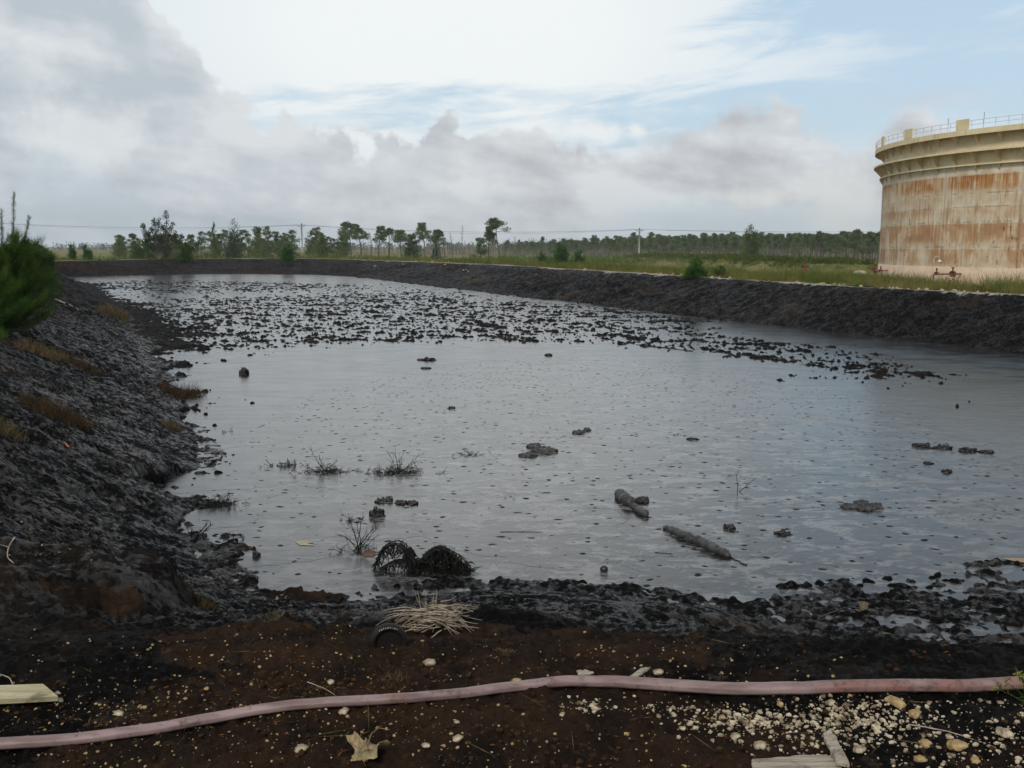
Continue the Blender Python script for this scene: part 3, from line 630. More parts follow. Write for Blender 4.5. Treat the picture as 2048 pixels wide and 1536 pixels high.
b_ = MB(); b_.add(*tube([[-.4, 0, H_ * .84], [.4, 0, H_ * .84]], .10, 10)); b_.obj('outlet', simple('dark_iron', (.03, .025, .025), .6), hy)
q_ = at(934, 519, -.1); b_ = MB(); b_.add(*tube([[0, 0, -.2], [0, 0, .55], [0, 0, .62]], [.12, .12, .05], 10)); b_.add(*tube([[-.2, 0, .45], [.2, 0, .45]], .07, 8)); o = b_.obj('fire_hydrant', MRED); o.location = (q_[0], q_[1], gz(q_[0], q_[1])); tag(o, 'small dark red hydrant in the grass on the far right bank', 'hydrant')

# ---------------------------------------------------------------- power line
MPOLE = simple('weathered_pole', (.36, .34, .31), .85, .2, 4); MINS = simple('insulator', (.25, .25, .27), .4)
tops_ = []
for px_, base, top_, lab in ((603, 509, 447, 'left wooden utility pole with a crossarm rising among the pines'), (1279, 518, 456, 'right wooden utility pole with a crossarm standing before the pine belt'), (2560, 520, 440, None), (-60, 508, 440, None)):
    q_ = at(px_, base, TZ) if base > 512 else atY(px_, base, 300); Y_ = q_[1] if base > 512 else 300.0
    if lab is None: Y_ = 235. if px_ > 1000 else 330.
    tp = atY(px_, top_, Y_); h_ = tp[2] - OUT
    if lab:
        pe = empty('utility_pole', (tp[0], tp[1], OUT), label=lab, cat='utility pole')
        b_ = MB(); b_.add(*tube([[0, 0, -.3], [0, 0, h_]], [.24, .17], 10)); b_.obj('pole', MPOLE, pe)
        b_ = MB(); b_.add(*box((0, -.2, h_ - .75), (2.4, .16, .2))); b_.add(*tube([[-.7, -.2, h_ - .8], [0, -.1, h_ - 1.5]], .04, 5)); b_.add(*tube([[.7, -.2, h_ - .8], [0, -.1, h_ - 1.5]], .04, 5)); b_.obj('crossarm', MPOLE, pe, False)
        for xx in (-1.05, .55, 1.05):
            b_ = MB(); b_.add(*tube([[xx, -.2, h_ - .65], [xx, -.2, h_ - .4]], [.09, .05], 8)); b_.obj('insulator', MINS, pe)
    tops_.append(np.array([tp[0], tp[1], tp[2]]))
MWIRE = simple('wire', (.12, .12, .13), .5)
order = [tops_[3], tops_[0], tops_[1], tops_[2]]
for xx, lab in ((-1.05, 'upper overhead wire along the pole line'), (.55, 'middle overhead wire along the pole line'), (1.05, 'lower overhead wire along the pole line')):
    b_ = MB()
    for a_, c_ in zip(order[:-1], order[1:]):
        t_ = np.linspace(0, 1, 16)[:, None]; P_ = a_ * (1 - t_) + c_ * t_ + np.array([xx, -.2, -.4]); P_[:, 2] -= (4 * 1.4 * (t_ * (1 - t_)))[:, 0] + (xx > 1) * .5 * np.sin(t_[:, 0] * 3.14)
        b_.add(*tube(P_, .022, 4))
    o = b_.obj('power_line', MWIRE); tag(o, 'thin sagging overhead wires strung between the two utility poles', 'power line', 'wires between the utility poles')

# ---------------------------------------------------------------- trees
MBARK = simple('pine_bark', (.085, .072, .06), .9, .3, 6, rnd=.2); MDEAD = simple('dead_wood', (.17, .155, .14), .9, .25, 5, rnd=.15)
MPINE = leafmat('pine_needles', (.085, .125, .05), (.22, .28, .115), .2, .45, .7)
MCAS = leafmat('casuarina_foliage', (.022, .065, .010), (.10, .20, .035), .12, .4, 1.8)
MCASD = leafmat('sparse_dark_foliage', (.04, .055, .03), (.10, .13, .06), .15, .3, 1.2)
MSHR = leafmat('shrub_foliage', (.06, .10, .024), (.16, .21, .06), .2, .35, .8)
def lim(p0, d, L, n=5, wob=.12, up=.0):
    P = [np.array(p0, float)]; d = np.array(d, float); d /= np.linalg.norm(d)
    for i_ in range(n):
        d = d + rng.normal(size=3) * wob + np.array([0, 0, up]); d /= np.linalg.norm(d); P.append(P[-1] + d * L / n)
    return np.array(P)
def clump(cb, c, rx, rz, m_, L, wd=.3):
    q = rng.normal(size=(m_, 3)); q /= np.linalg.norm(q, axis=1)[:, None]; q *= rng.random((m_, 1)) ** .45
    P = c + q * np.array([rx, rx, rz]); D = q * .5 + rng.normal(size=(m_, 3)) * .5 + np.array([0, 0, .35]); D = D / np.linalg.norm(D, axis=1)[:, None] * L * rng.uniform(.5, 1.2, (m_, 1))
    cb.add(*leaves(P, D, L * wd * .5))
def pine(name, Ht, crown=.5, spread=.24, nl=9, dens=90, flat=.45, lean=.03, L=.34, dead=False, mleaf=None, trunk_r=None):
    root = bpy.data.objects.new(name, None); COL.objects.link(root)
    tr = lim((0, 0, -.4), (rng.normal() * lean, rng.normal() * lean, 1), Ht * (.96 if not dead else 1) + .4, 9, .045)
    tb_ = MB(); r0 = trunk_r or (Ht * .013 + .03); rad_ = np.linspace(r0, r0 * .35, len(tr)); tb_.add(*tube(tr, rad_, 7)); cb = MB()
    s_ = np.linspace(1 - crown, 1, nl)
    for q_, t_ in enumerate(s_):
        p = tr[0] + 0; f_ = t_ * (len(tr) - 1); i0 = min(int(f_), len(tr) - 2); p = tr[i0] + (tr[i0 + 1] - tr[i0]) * (f_ - i0)
        for a_ in range(1 if dead else 2):
            th = q_ * 2.4 + a_ * 2.7 + rng.normal() * .5; Lb = Ht * spread * (1.15 - .75 * (t_ - (1 - crown)) / crown) * rng.uniform(.6, 1.2)
            lb = lim(p, (math.cos(th), math.sin(th), .28 if not dead else .6), Lb, 4, .16, .07); tb_.add(*tube(lb, np.linspace(r0 * .33, r0 * .12, 5), 4, False))
            if dead:
                for _ in range(3):
                    st = lb[rng.integers(2, 5)]; tb_.add(*tube(lim(st, rng.normal(size=3) * .6 + np.array([0, 0, .7]), Lb * .6, 3, .2), [r0 * .14, r0 * .1, r0 * .07, r0 * .05], 3, False))
            else:
                rx = Lb * rng.uniform(.38, .62); clump(cb, lb[-1] + np.array([0, 0, rx * .1]), rx, rx * flat, int(dens * rng.uniform(.6, 1.3)), L)
                if rng.random() < .5: clump(cb, lb[-3] + np.array([0, 0, rx * .25]), rx * .7, rx * flat * .8, int(dens * .5), L)
    if not dead: clump(cb, tr[-1], Ht * spread * .55, Ht * spread * .3, dens, L)
    parts = [tb_.obj('trunk', MDEAD if dead else MBARK, root)]
    if not dead: parts.append(cb.obj('crown', mleaf or MPINE, root, False))
    PROTO_PARTS[root.name] = parts; return root
def casu(name, Ht, rad_, n_lead=4, dens=2600, L=.5, w=.018, mleaf=None, base_fill=1.0, leader=0, spiky=1.0):
    """young casuarina: several leaders, each clothed in fine upswept needles"""
    root = bpy.data.objects.new(name, None); COL.objects.link(root); tb_ = MB(); cb = MB()
    for q_ in range(n_lead):
        th = rng.uniform(0, 6.28); hh2 = Ht * (1 if q_ == 0 else rng.uniform(.55, .9)); off = 0 if q_ == 0 else rng.uniform(.2, .6) * rad_
        p0 = np.array([math.cos(th) * off * .4, math.sin(th) * off * .4, -.2]); tr = lim(p0, (math.cos(th) * off * .35, math.sin(th) * off * .35, Ht * .8), hh2, 8, .05)
        tb_.add(*tube(tr, np.linspace(.012 * Ht, .003 * Ht, 9), 5)); m_ = int(dens * hh2 / Ht / n_lead)
        t_ = rng.random(m_) ** (1.25 * base_fill); f_ = t_ * 7.99; i0 = f_.astype(int); p = tr[i0] + (tr[i0 + 1] - tr[i0]) * (f_ - i0)[:, None]
        # clustered along side twigs
        nb = 46; bt = rng.random(nb) ** 1.1; ba = rng.uniform(0, 6.28, nb); pick = np.argmin(np.abs(t_[:, None] - bt[None]) + rng.random((m_, nb)) * .10, 1)
        bl = (rad_ * (1.05 - bt) ** .8 * rng.uniform(.5, 1.15, nb)) * (.75 if q_ else 1.0) * 1.0
        u = rng.random(m_) ** .6; out_ = bl[pick] * u
        P = np.stack([p[:, 0] + np.cos(ba[pick]) * out_, p[:, 1] + np.sin(ba[pick]) * out_, p[:, 2] + out_ * (.55 * spiky) - .25 * (out_ ** 2) / max(rad_, .1)], -1) + rng.normal(size=(m_, 3)) * rad_ * .065
        D = np.stack([np.cos(ba[pick]) * .6, np.sin(ba[pick]) * .6, np.full(m_, .75)], -1) + rng.normal(size=(m_, 3)) * .42
        D = D / np.linalg.norm(D, axis=1)[:, None] * L * rng.uniform(.45, 1.1, (m_, 1)); P[:, 2] = np.maximum(P[:, 2], 0)
        cb.add(*blades(P, D, w))
        for b_ in range(0, nb, 3):
            pb = tr[min(int(bt[b_] * 8), 7)]; e_ = np.array([math.cos(ba[b_]) * bl[b_], math.sin(ba[b_]) * bl[b_], bl[b_] * .4]); tb_.add(*tube([pb, pb + e_ * .5, pb + e_ * .9 + [0, 0, bl[b_] * .05]], [.004 * Ht, .003 * Ht, .0015 * Ht], 3, False))
    for q_ in range(leader):
        pass
    parts = [tb_.obj('stem', MBARK, root), cb.obj('foliage', mleaf or MCAS, root, False)]
    PROTO_PARTS[root.name] = parts; return root
def place_new(root, x, y, z, label, cat, group=None, rz=0.0):
    root.location = (x, y, z); root.rotation_euler = (0, 0, rz); tag(root, label, cat, group); return root
def ht(px, top, Y, z0_): return atY(px, top, Y)[2] - z0_

# named pines standing apart in the middle distance
PINES = [(703, 443, 226, .38, .20, 'tall twin-layered pine at the left end of the line of tall open pines', {}), (722, 446, 232, .45, .17, 'pine just right of the leftmost tall one, its crown touching it', {}),
 (755, 452, 235, .45, .17, 'narrow-crowned pine third from the left in the line of tall pines', {}), (777, 456, 240, .22, .14, 'small round-topped pine on a thin bare trunk, left of the flat-crowned pine', {}),
 (803, 463, 225, .35, .27, 'short dark flat-crowned pine with a broad umbrella top', {}), (829, 469, 230, .6, .24, 'low bushy pine between the flat-crowned pine and the tall forked pine', {}),
 (849, 445, 226, .45, .17, 'tall pine with a full crown right of the flat-crowned pine', {}), (868, 459, 238, .2, .12, 'thin pine with a little tuft beside the full-crowned tall pine', {}),
 (881, 461, 232, .4, .2, 'medium pine with a lopsided crown left of the leafless tree', {}), (976, 452, 226, .45, .17, 'leaning pine just left of the tallest pine', {}),
 (1000, 437, 224, .24, .21, 'tallest pine, a flat umbrella crown on a long bare trunk', {}), (690, 470, 240, .6, .2, 'low pine under the left end of the tall open pines', {}), (962, 478, 235, .7, .28, 'low broad pine at the foot of the tallest pine', {})]
for px_, tp_, Y_, cr_, sp_, lab, kw in PINES:
    h_ = ht(px_, tp_ - 1, Y_, OUT); r_ = pine('pine_tree', h_ * .97, cr_, sp_ * 1.1, nl=7 if cr_ < .3 else 10, dens=130, flat=.42, L=.42, trunk_r=.16)
    q_ = atY(px_, 480, Y_); place_new(r_, q_[0], Y_, OUT, lab, 'pine tree')
for px_, tp_, lab in ((924, 449, 'tall leafless dead tree between the pines, branches spread wide'), (742, 462, 'thin bare dead trunk among the tall pines'), (822, 452, 'pale leafless tree behind the flat-crowned pine'), (889, 468, 'thin bare snag right of the lopsided pine'), (1027, 470, 'short dead tree with a bent bare top, right of the tallest pine'), (905, 462, 'small bare tree just left of the tall leafless one')):
    Y_ = 236; h_ = ht(px_, tp_, Y_, OUT); r_ = pine('dead_tree', h_ * .95, .5, .17, nl=8, dead=True, trunk_r=.11); q_ = atY(px_, 480, Y_); place_new(r_, q_[0], Y_, OUT, lab, 'dead tree')
# left grove
LEFT = [(402, 466, 210), (425, 468, 205), (445, 463, 214), (480, 463, 205), (497, 470, 220), (520, 459, 208), (541, 457, 212), (556, 466, 225), (585, 463, 206), (618, 466, 222), (634, 459, 206), (646, 473, 218), (385, 472, 190), (512, 466, 226), (572, 470, 215), (465, 476, 212), (668, 480, 214), (655, 486, 210), (350, 474, 180)] + [(float(rng.uniform(225, 690)), float(rng.uniform(466, 486)), float(rng.uniform(180, 250))) for _ in range(34)]
protoL = [pine('pine_tree', 7.5, .72, .22, 10, 80, .55, L=.4, trunk_r=.12) for _ in range(4)]
for j_, (px_, tp_, Y_) in enumerate(LEFT):
    h_ = ht(px_, tp_ - 3, Y_, OUT); q_ = atY(px_, 480, Y_); pr = protoL[j_ % 4]; lab = 'bushy green pine in the ragged grove left of the utility pole'
    if j_ < 4: pr.scale = (h_ / 7.6,) * 3; place_new(pr, q_[0], Y_, OUT, lab, 'pine tree', 'pines of the left grove')
    else: copy_thing(pr, (q_[0], Y_, OUT), rng.uniform(0, 6.28), h_ / 7.6, lab, 'pines of the left grove')
# right belt: individual pines in rows
protoR = [pine('pine_tree', 7.5, rng.uniform(.40, .72), rng.uniform(.13, .22), 10, 75, .6, L=.42, trunk_r=.13, lean=.02) for _ in range(7)]
pathx = [1010, 1100, 1250, 1400, 1600, 1800, 2150]; ptop = [487, 484, 476, 471, 469, 467, 462]; pY = [420, 390, 340, 300, 265, 235, 215]
nb_ = 0
for row in range(6):
    npx = 1012
    while npx < 1800 and nb_ < 290:
        Y_ = np.interp(npx, pathx, pY) + row * 13 + rng.normal() * 4; tp_ = np.interp(npx, pathx, ptop) + rng.normal() * 3.2 + row * .3 + (-6 if rng.random() < .05 else 0)
        h_ = max(ht(npx, tp_, Y_, OUT), 3.5); q_ = atY(npx, 480, Y_); sxy = h_ / 7.6 * rng.uniform(.9, 1.25)
        lab = 'slender pine in the dense belt of pines running from mid-picture to the tank'
        if nb_ < 7: pr = protoR[nb_]; place_new(pr, q_[0], Y_, OUT, lab, 'pine tree', 'pines of the right belt'); pr.scale = (sxy, sxy, h_ / 7.6)
        else: copy_thing(protoR[rng.integers(7)], (q_[0], Y_, OUT), rng.uniform(0, 6.28), (sxy, sxy, h_ / 7.6), lab, 'pines of the right belt')
        nb_ += 1; npx += rng.uniform(13, 20) * (280 / Y_) ** .3
print('belt pines', nb_)
# far-off wood behind everything, read as one mass
def wood(name, pts, depth, cov, hmin, hmax, mat_, L=1.2, base=.0, flat=1.0):
    mb_ = MB()
    for (x0, y0), (x1, y1) in zip(pts[:-1], pts[1:]):
        Ln = math.hypot(x1 - x0, y1 - y0); m_ = int(Ln * cov)
        for _ in range(m_):
            t_ = rng.random(); x = x0 + (x1 - x0) * t_ + rng.normal() * depth; y = y0 + (y1 - y0) * t_ + rng.normal() * depth; h_ = rng.uniform(hmin, hmax)
            clump(mb_, np.array([x, y, OUT + h_ * (.5 + base * .3)]), h_ * .45 * flat, h_ * (.5 - .25 * base), 26, L)
    o = mb_.obj(name, mat_, None, False); return tag(o, None, None, None, 'stuff')
def wpt(px, Y): q_ = atY(px, 490, Y); return (q_[0], Y)
MFAR = leafmat('distant_wood', (.05, .07, .04), (.09, .11, .065), 0, .2, .2)
tag(wood('distant_wood', [wpt(-300, 900), wpt(600, 900), wpt(1100, 800), wpt(1500, 700)], 25, .55, 4.5, 7.0, MFAR, 2.4), 'faint far-off wood along the horizon', 'wood')
tag(wood('woodland_interior', [wpt(1000, 520), wpt(1250, 430), wpt(1500, 370), wpt(1800, 320), wpt(2150, 290)], 14, 2.6, 4.6, 7.6, MPINE, 1.1), 'dense green interior of the wood behind the pine belt', 'wood')
# grey thin trunks seen as a mass under the belt's crowns
mb_ = MB()
for _ in range(1500):
    npx = rng.uniform(840, 1800) if rng.random() < .8 else rng.uniform(700, 1100); Y_ = np.interp(npx, [700] + pathx, [430] + pY) + rng.uniform(-8, 95); q_ = atY(npx, 480, Y_); h_ = rng.uniform(2.8, 5.2); a_ = rng.normal(size=2) * .12
    mb_.add(*tube([[q_[0], Y_, OUT - .2], [q_[0] + a_[0] * 2, Y_ + a_[1] * 2, OUT + h_]], [.075, .045], 3, False))
tag(mb_.obj('thin_trunks', MDEAD), 'mass of thin grey trunks under the crowns of the pine belt', 'trunks', None, 'stuff')
# low scrub
mb_ = MB()
def scrub(px0, px1, Y0, Y1, m_, h0, h1, L=.5, n_=26, base=None):
    for _ in range(m_):
        npx = rng.uniform(px0, px1); t_ = rng.random(); Y_ = Y0 * (Y1 / Y0) ** t_; q_ = atY(npx, 500, Y_); h_ = rng.uniform(h0, h1) * (1 if rng.random() > .1 else 1.6)
        zz = gz(q_[0], Y_) if base is None else base
        clump(mb_, np.array([q_[0], Y_, zz + h_ * .4]), h_ * .7, h_ * .55, n_, L)
scrub(60, 720, 135, 200, 700, .7, 1.7, .5, base=OUT); scrub(60, 1050, 150, 260, 900, .7, 1.9, .5, base=OUT); scrub(1000, 1300, 200, 330, 260, .6, 1.4, .55, base=OUT); scrub(330, 680, 190, 240, 240, 1.2, 2.8, .5, base=OUT)
tag(mb_.obj('scrub', MSHR, None, False), 'low green scrub on the flat ground beyond the pit', 'scrub', None, 'stuff')
mb_ = MB()
for _ in range(1500):
    t_ = rng.random(); q_ = DIKE_A * (1 - t_) + DIKE_B * t_ + rng.normal(size=2) * 3.2; h_ = rng.uniform(.5, 1.15)
    clump(mb_, np.array([q_[0], q_[1], gz(*q_) + h_ * .3]), h_ * .9, h_ * .5, 26, .4)
tag(mb_.obj('dike_undergrowth', leafmat('dike_green', (.045, .075, .014), (.12, .155, .03), 0, .3, .4), None, False), 'dense dark green undergrowth covering the low dike left of the tank', 'undergrowth', None, 'stuff')

# ---------------------------------------------------------------- casuarinas and bushes round the pit
def bush(px_, top, base, wpx, z0_, label, Y=None, spiky=1.0, dens=2600, mleaf=None, n_lead=5, cat='bush', name='casuarina_bush', fill=1.0, Lk=.16):
    q_ = at(px_, base, z0_) if Y is None else atY(px_, base, Y); Y_ = q_[1]; zz = gz(q_[0], Y_); h_ = ht(px_, top, Y_, zz); rd = wpx / 2 * Y_ / 2000
    r_ = casu(name, h_ * .97, rd, n_lead, dens, max(.16, h_ * Lk), max(.010, Y_ * .00032), mleaf, fill, spiky=spiky)
    return place_new(r_, q_[0], Y_, zz - .05, label, cat)
bush(147, 486, 517, 24, 0, 'small cone-shaped casuarina at the far left bank, left of its twin', cat='young tree')
bush(178, 486, 517, 26, 0, 'small cone-shaped casuarina at the far left bank, right of its twin', cat='young tree')
bush(287, 478, 517, 70, -.3, 'low spreading casuarina bush at the left foot of the tall spiky one')
bush(325, 474, 519, 60, -.1, 'dense green casuarina bush directly below the tall spiky casuarina')
bush(371, 482, 519, 44, 0, 'rounded dark casuarina bush on the far bank, right of the spiky casuarina')
bush(575, 485, 524, 36, -.4, 'lone dark green casuarina bush on the inner slope of the far bank')
bush(1118, 484, 521, 62, OUT + 1.3, 'broad green bush behind the right bank, left of the right utility pole', dens=3200)
bush(1160, 499, 523, 44, OUT + 1.3, 'lower bush attached to the right side of the broad green bush')
bush(1085, 503, 520, 44, OUT + 1.3, 'low bush at the left side of the broad green bush')
bush(822, 489, 513, 58, OUT + .8, 'low spreading bush in the grass beyond the far right bank')
bush(870, 488, 513, 22, OUT + .8, 'narrow dark bush right of the low spreading bush')
bush(1393, 508, 553, 66, 0, 'large dark green bush on the crest of the right bank', dens=6000, n_lead=8, spiky=.7, fill=1.4)
bush(1440, 524, 552, 60, 0, 'low ragged growth spreading right of the large bush on the right bank', dens=3500, n_lead=6, spiky=.6, fill=1.4, mleaf=MSHR)
bush(1505, 446, 522, 60, OUT, 'tall feathery casuarina standing in front of the pine belt, near the tank', Y=205, n_lead=7, mleaf=MSHR, cat='tree', name='casuarina_tree', fill=.8, Lk=.08)
bush(466, 432, 512, 62, OUT, 'tall pointed casuarina rising above the left pine grove', Y=165, n_lead=6, mleaf=MCASD, cat='tree', name='casuarina_tree', fill=.9, Lk=.08)
bush(430, 441, 505, 26, OUT, 'slim wispy casuarina left of the tall pointed one', Y=180, n_lead=2, mleaf=MSHR, cat='tree', name='casuarina_tree', dens=900, fill=.8, Lk=.08)
# tall spiky open casuarina: separate upright leaders with dark tufts
Y_ = 128.0; q_ = atY(318, 512, Y_); zz = gz(q_[0], Y_)
root = bpy.data.objects.new('casuarina_tree', None); COL.objects.link(root); tb_ = MB(); cb = MB()
for px_, tp_ in ((284, 447), (296, 466), (308, 434), (317, 437), (333, 420), (345, 444), (326, 452), (303, 455), (338, 462), (290, 480), (350, 470), (400, 482), (365, 470)):
    e_ = atY(px_, tp_, Y_) - np.array([q_[0], Y_, zz]); P_ = np.array([[0, 0, 0], [e_[0] * .45, rng.normal() * .3, e_[2] * .35], [e_[0] * .85, rng.normal() * .4, e_[2] * .7], e_])
    tb_.add(*tube(P_, [.07, .05, .035, .015], 5))
    for t_ in np.arange(.35, 1.0, .055):
        f_ = t_ * 3; i0 = min(int(f_), 2); c_ = P_[i0] + (P_[i0 + 1] - P_[i0]) * (f_ - i0); s_ = (1.12 - t_) * .75
        sd2 = rng.normal(size=3) * s_ * .6; clump(cb, c_ + sd2, .16 + .40 * s_, .2 + .36 * s_, 34, .28); tb_.add(*tube([c_, c_ + sd2], [.02, .01], 3, False))
tb_.obj('stem', MBARK, root); cb.obj('foliage', MCASD, root, False); place_new(root, q_[0], Y_, zz, 'tall open casuarina with dark spiky leaders on the far left bank', 'tree')
# big casuarina at the left edge
def big_casu(px_, base, wpx, top, leaders, label, dens, z0_=0.0):
    q_ = at(px_, base, z0_); Y_ = q_[1]; zz = gz(q_[0], Y_); sc = Y_ / 2000.; h_ = ht(px_, top, Y_, zz); rd = wpx / 2 * sc
    root = bpy.data.objects.new('casuarina_tree', None); COL.objects.link(root); tb_ = MB(); cb = MB()
    nb = int(150 * dens / 60000); 
    for b_ in range(nb):
        t0 = rng.random() ** .9; th = rng.uniform(0, 6.28); L0 = rd * (1.05 - .35 * t0) * rng.uniform(.45, 1.25)
        p0 = np.array([rng.normal() * .06, rng.normal() * .06, h_ * .70 * t0]); d_ = np.array([math.cos(th), math.sin(th), .15 + .55 * t0])
        br = lim(p0, d_, L0, 6, .09, .10); br[:, 2] = np.maximum(br[:, 2], .03); tb_.add(*tube(br, np.linspace(.010, .003, 7), 4, False))
        m_ = int(dens / nb); f_ = (rng.random(m_) ** .6) * 5.99; i0 = f_.astype(int); p = br[i0] + (br[i0 + 1] - br[i0]) * (f_ - i0)[:, None] + rng.normal(size=(m_, 3)) * .035
        dd_ = (br[-1] - br[0]); dd_ /= np.linalg.norm(dd_)
        D = dd_ * .7 + np.array([0, 0, .55]) + rng.normal(size=(m_, 3)) * .38; D = D / np.linalg.norm(D, axis=1)[:, None] * rng.uniform(.06, .19, (m_, 1)) * (rd / 1.1)
        cb.add(*blades(p, D, rng.uniform(.0018, .0036, m_)))
    for (lx, ly, cv_) in leaders:
        e_ = atY(lx, ly, Y_) - np.array([q_[0], Y_, zz]); s_ = np.linspace(0, 1, 12)[:, None]; P_ = s_ * e_ ; P_[:, 0] += cv_ * np.sin(s_[:, 0] * 3.1) ; P_[:, 1] += rng.normal() * .1 * s_[:, 0]
        tb_.add(*tube(P_, np.linspace(.009, .002, 12), 5)); m_ = 800; f_ = rng.uniform(.45, 1, m_) * 10.99; i0 = f_.astype(int); p = P_[i0] + (P_[i0 + 1] - P_[i0]) * (f_ - i0)[:, None]
        D = np.array([0, 0, 1.0]) + rng.normal(size=(m_, 3)) * .5; D = D / np.linalg.norm(D, axis=1)[:, None] * (rng.uniform(.08, .26, m_) * (1.3 - f_ / 11))[:, None]
        cb.add(*blades(p + rng.normal(size=(m_, 3)) * .014, D, .0028))
    tb_.obj('stem', MBARK, root); cb.obj('foliage', MCAS, root, False); return place_new(root, q_[0], Y_, zz, label, 'tree')
big_casu(14, 655, 215, 468, ((28, 385, .03), (4, 420, -.02), (54, 432, .0)), 'large feathery green casuarina with long wispy leaders at the left edge of the picture', 80000)
big_casu(-70, 700, 260, 500, (), 'casuarina mostly outside the left edge, beside the large feathery one', 40000)
bush(70, 470, 540, 110, -.1, 'casuarina bush just behind the large feathery one at the left edge', Y=42, dens=16000, n_lead=7, fill=1.2, Lk=.12)
bush(85, 486, 528, 60, 0, 'dark casuarina bush on the left crest between the nearer bush and the twin cones', Y=75, dens=8000, n_lead=5, fill=1.2)

# ---------------------------------------------------------------- grass on the berm
def grass_zone(m_, accept, h0, h1, w, ymax, ymin=12., px0=-100, px1=2250):
    """tufts spread evenly per picture column so near strips are not starved"""
    Yc = ymin * (ymax / ymin) ** rng.random(m_ * 6); a_ = R(1) * rng.uniform(-34, 34, m_ * 6); x = Yc * np.tan(a_)
    dp, ip = seg_d(x, Yc, POND); dc, ic = seg_d(x, Yc, CREST); ok = accept(x, Yc, np.where(ic, -dc, dc), ip); x, Yc = x[ok][:m_], Yc[ok][:m_]
    z = HG(x, Yc); k_ = 7; P = np.repeat(np.stack([x, Yc, z], -1), k_, 0); sc = np.repeat(np.clip(np.hypot(x, Yc) / 40, .6, 5), k_)
    P[:, :2] += rng.normal(size=(len(P), 2)) * (.08 * sc)[:, None]; tall = np.repeat(rng.uniform(h0, h1, len(x)) * np.where(x > .33 * Yc, 1.2, 1) * (.6 + .8 * np.clip(.5 + .5 * fbm(x * .2, Yc * .2, 91, 2), 0, 1.4)), k_)
    D = rng.normal(size=(len(P), 3)) * .32; D[:, 2] = 1; D *= (tall * rng.uniform(.5, 1.1, len(P)))[:, None]
    return blades(P, D, w * sc)
MGR = leafmat('dry_grass', (.11, .125, .03), (.28, .22, .09), 0, .35, .5)
MGR2 = leafmat('green_grass', (.055, .10, .018), (.16, .20, .05), 0, .35, .35)
mb_ = MB(); mb_.add(*grass_zone(16000, lambda x, y, s, ip: (s > .7 + .5 * perlin(x * .4, y * .4, 93)) & (s < 14) & (x > -.35 * y), .22, .5, .007, 170))
tag(mb_.obj('grass', MGR, None, False), 'dry straw-coloured grass along the top of the right bank', 'grass', None, 'stuff')
mb_ = MB(); mb_.add(*grass_zone(13000, lambda x, y, s, ip: (s > .9 + .7 * perlin(x * .4 + 9, y * .4, 94)) & (s < 16) & (perlin(x * .15, y * .15, 97) > -.3), .25, .6, .009, 180))
tag(mb_.obj('grass', MGR2, None, False), 'green weeds and grass mixed along the tops of the banks', 'grass', None, 'stuff')
mb_ = MB()
for _ in range(620):
    Yc = 33 * (150 / 33) ** rng.random(); x = Yc * math.tan(R(rng.uniform(-30, 30))); d1, i1 = seg_d(np.array([x]), np.array([Yc]), CREST)
    if i1[0] or d1[0] < 1.3 or d1[0] > 13: continue
    h_ = rng.uniform(.2, .5); clump(mb_, np.array([x, Yc, gz(x, Yc) + h_ * .35]), h_ * 1.1, h_ * .6, 60, .16)
tag(mb_.obj('weeds', MSHR, None, False), 'low leafy weeds scattered in the bank grass', 'weeds', None, 'stuff')

# ---------------------------------------------------------------- stones
MLIME = simple('limestone', (.17, .12, .065), .9, .3, 26, col2=(.60, .52, .38), bmp=.5, bscale=120, spec=.2)
MLIMO = simple('ochre_limestone', (.34, .22, .09), .9, .35, 25, col2=(.50, .38, .20), bmp=.5, bscale=120, spec=.2)
def rock(sz, sub=2, seed=0, flat=.7):
    Vi, Fi = ico(sub); o = rng.uniform(0, 50, 3); k_ = 1 + .15 * perlin(Vi[:, 0] * 1.3 + o[0], Vi[:, 1] * 1.3 + Vi[:, 2] + o[1], 3) + .05 * perlin(Vi[:, 0] * 3 + o[0], Vi[:, 2] * 3 + Vi[:, 1] * 1.5 + o[2], 4)
    k_ = k_ * (1 + (rng.random(len(Vi)) - .5) * (.5 if sub == 1 else .10))
    A_ = np.array([1, rng.uniform(.6, .95), flat * rng.uniform(.7, 1.1)]) * sz; V = Vi * k_[:, None] * A_; a = rng.uniform(0, 6.28); c_, s_ = math.cos(a), math.sin(a)
    V = V @ np.array([[c_, -s_, 0], [s_, c_, 0], [0, 0, 1]]); return V, Fi
def scatter(pts, r0, r1, sub=1, power=2.5):
    mb_ = MB(); z = HG(pts[:, 0], pts[:, 1])
    for (x, y), zz in zip(pts, z):
        s_ = r0 + (r1 - r0) * rng.random() ** power; V, Fi = rock(s_, sub if s_ > .008 else 1); mb_.add(V + np.array([x, y, zz + s_ * .25]), Fi)
    return mb_
def pxs(m_, fn):
    o = []
    while len(o) < m_:
        q_ = fn(); o.append(q_)
    return hits(o)[:, :2]
def gauss_px(cx, cy, sx_, sy_): return lambda: (rng.normal(cx, sx_), min(rng.normal(cy, sy_), 1600))
P_ = np.vstack([pxs(620, gauss_px(1700, 1432, 75, 24)), pxs(330, gauss_px(1480, 1440, 60, 14)), pxs(190, gauss_px(1600, 1465, 120, 22)), pxs(420, lambda: (rng.uniform(1780, 2100), rng.uniform(1400, 1560))), pxs(70, gauss_px(1900, 1372, 70, 7)), pxs(75, gauss_px(1170, 1410, 32, 9)), pxs(60, gauss_px(1330, 1420, 40, 10)), pxs(60, gauss_px(1650, 1500, 60, 14))])
tag(scatter(P_, .0022, .0125, 1, 3.0).obj('gravel', MLIME, None, False), 'pale limestone gravel spread in front of the hose at lower right', 'gravel', None, 'stuff')
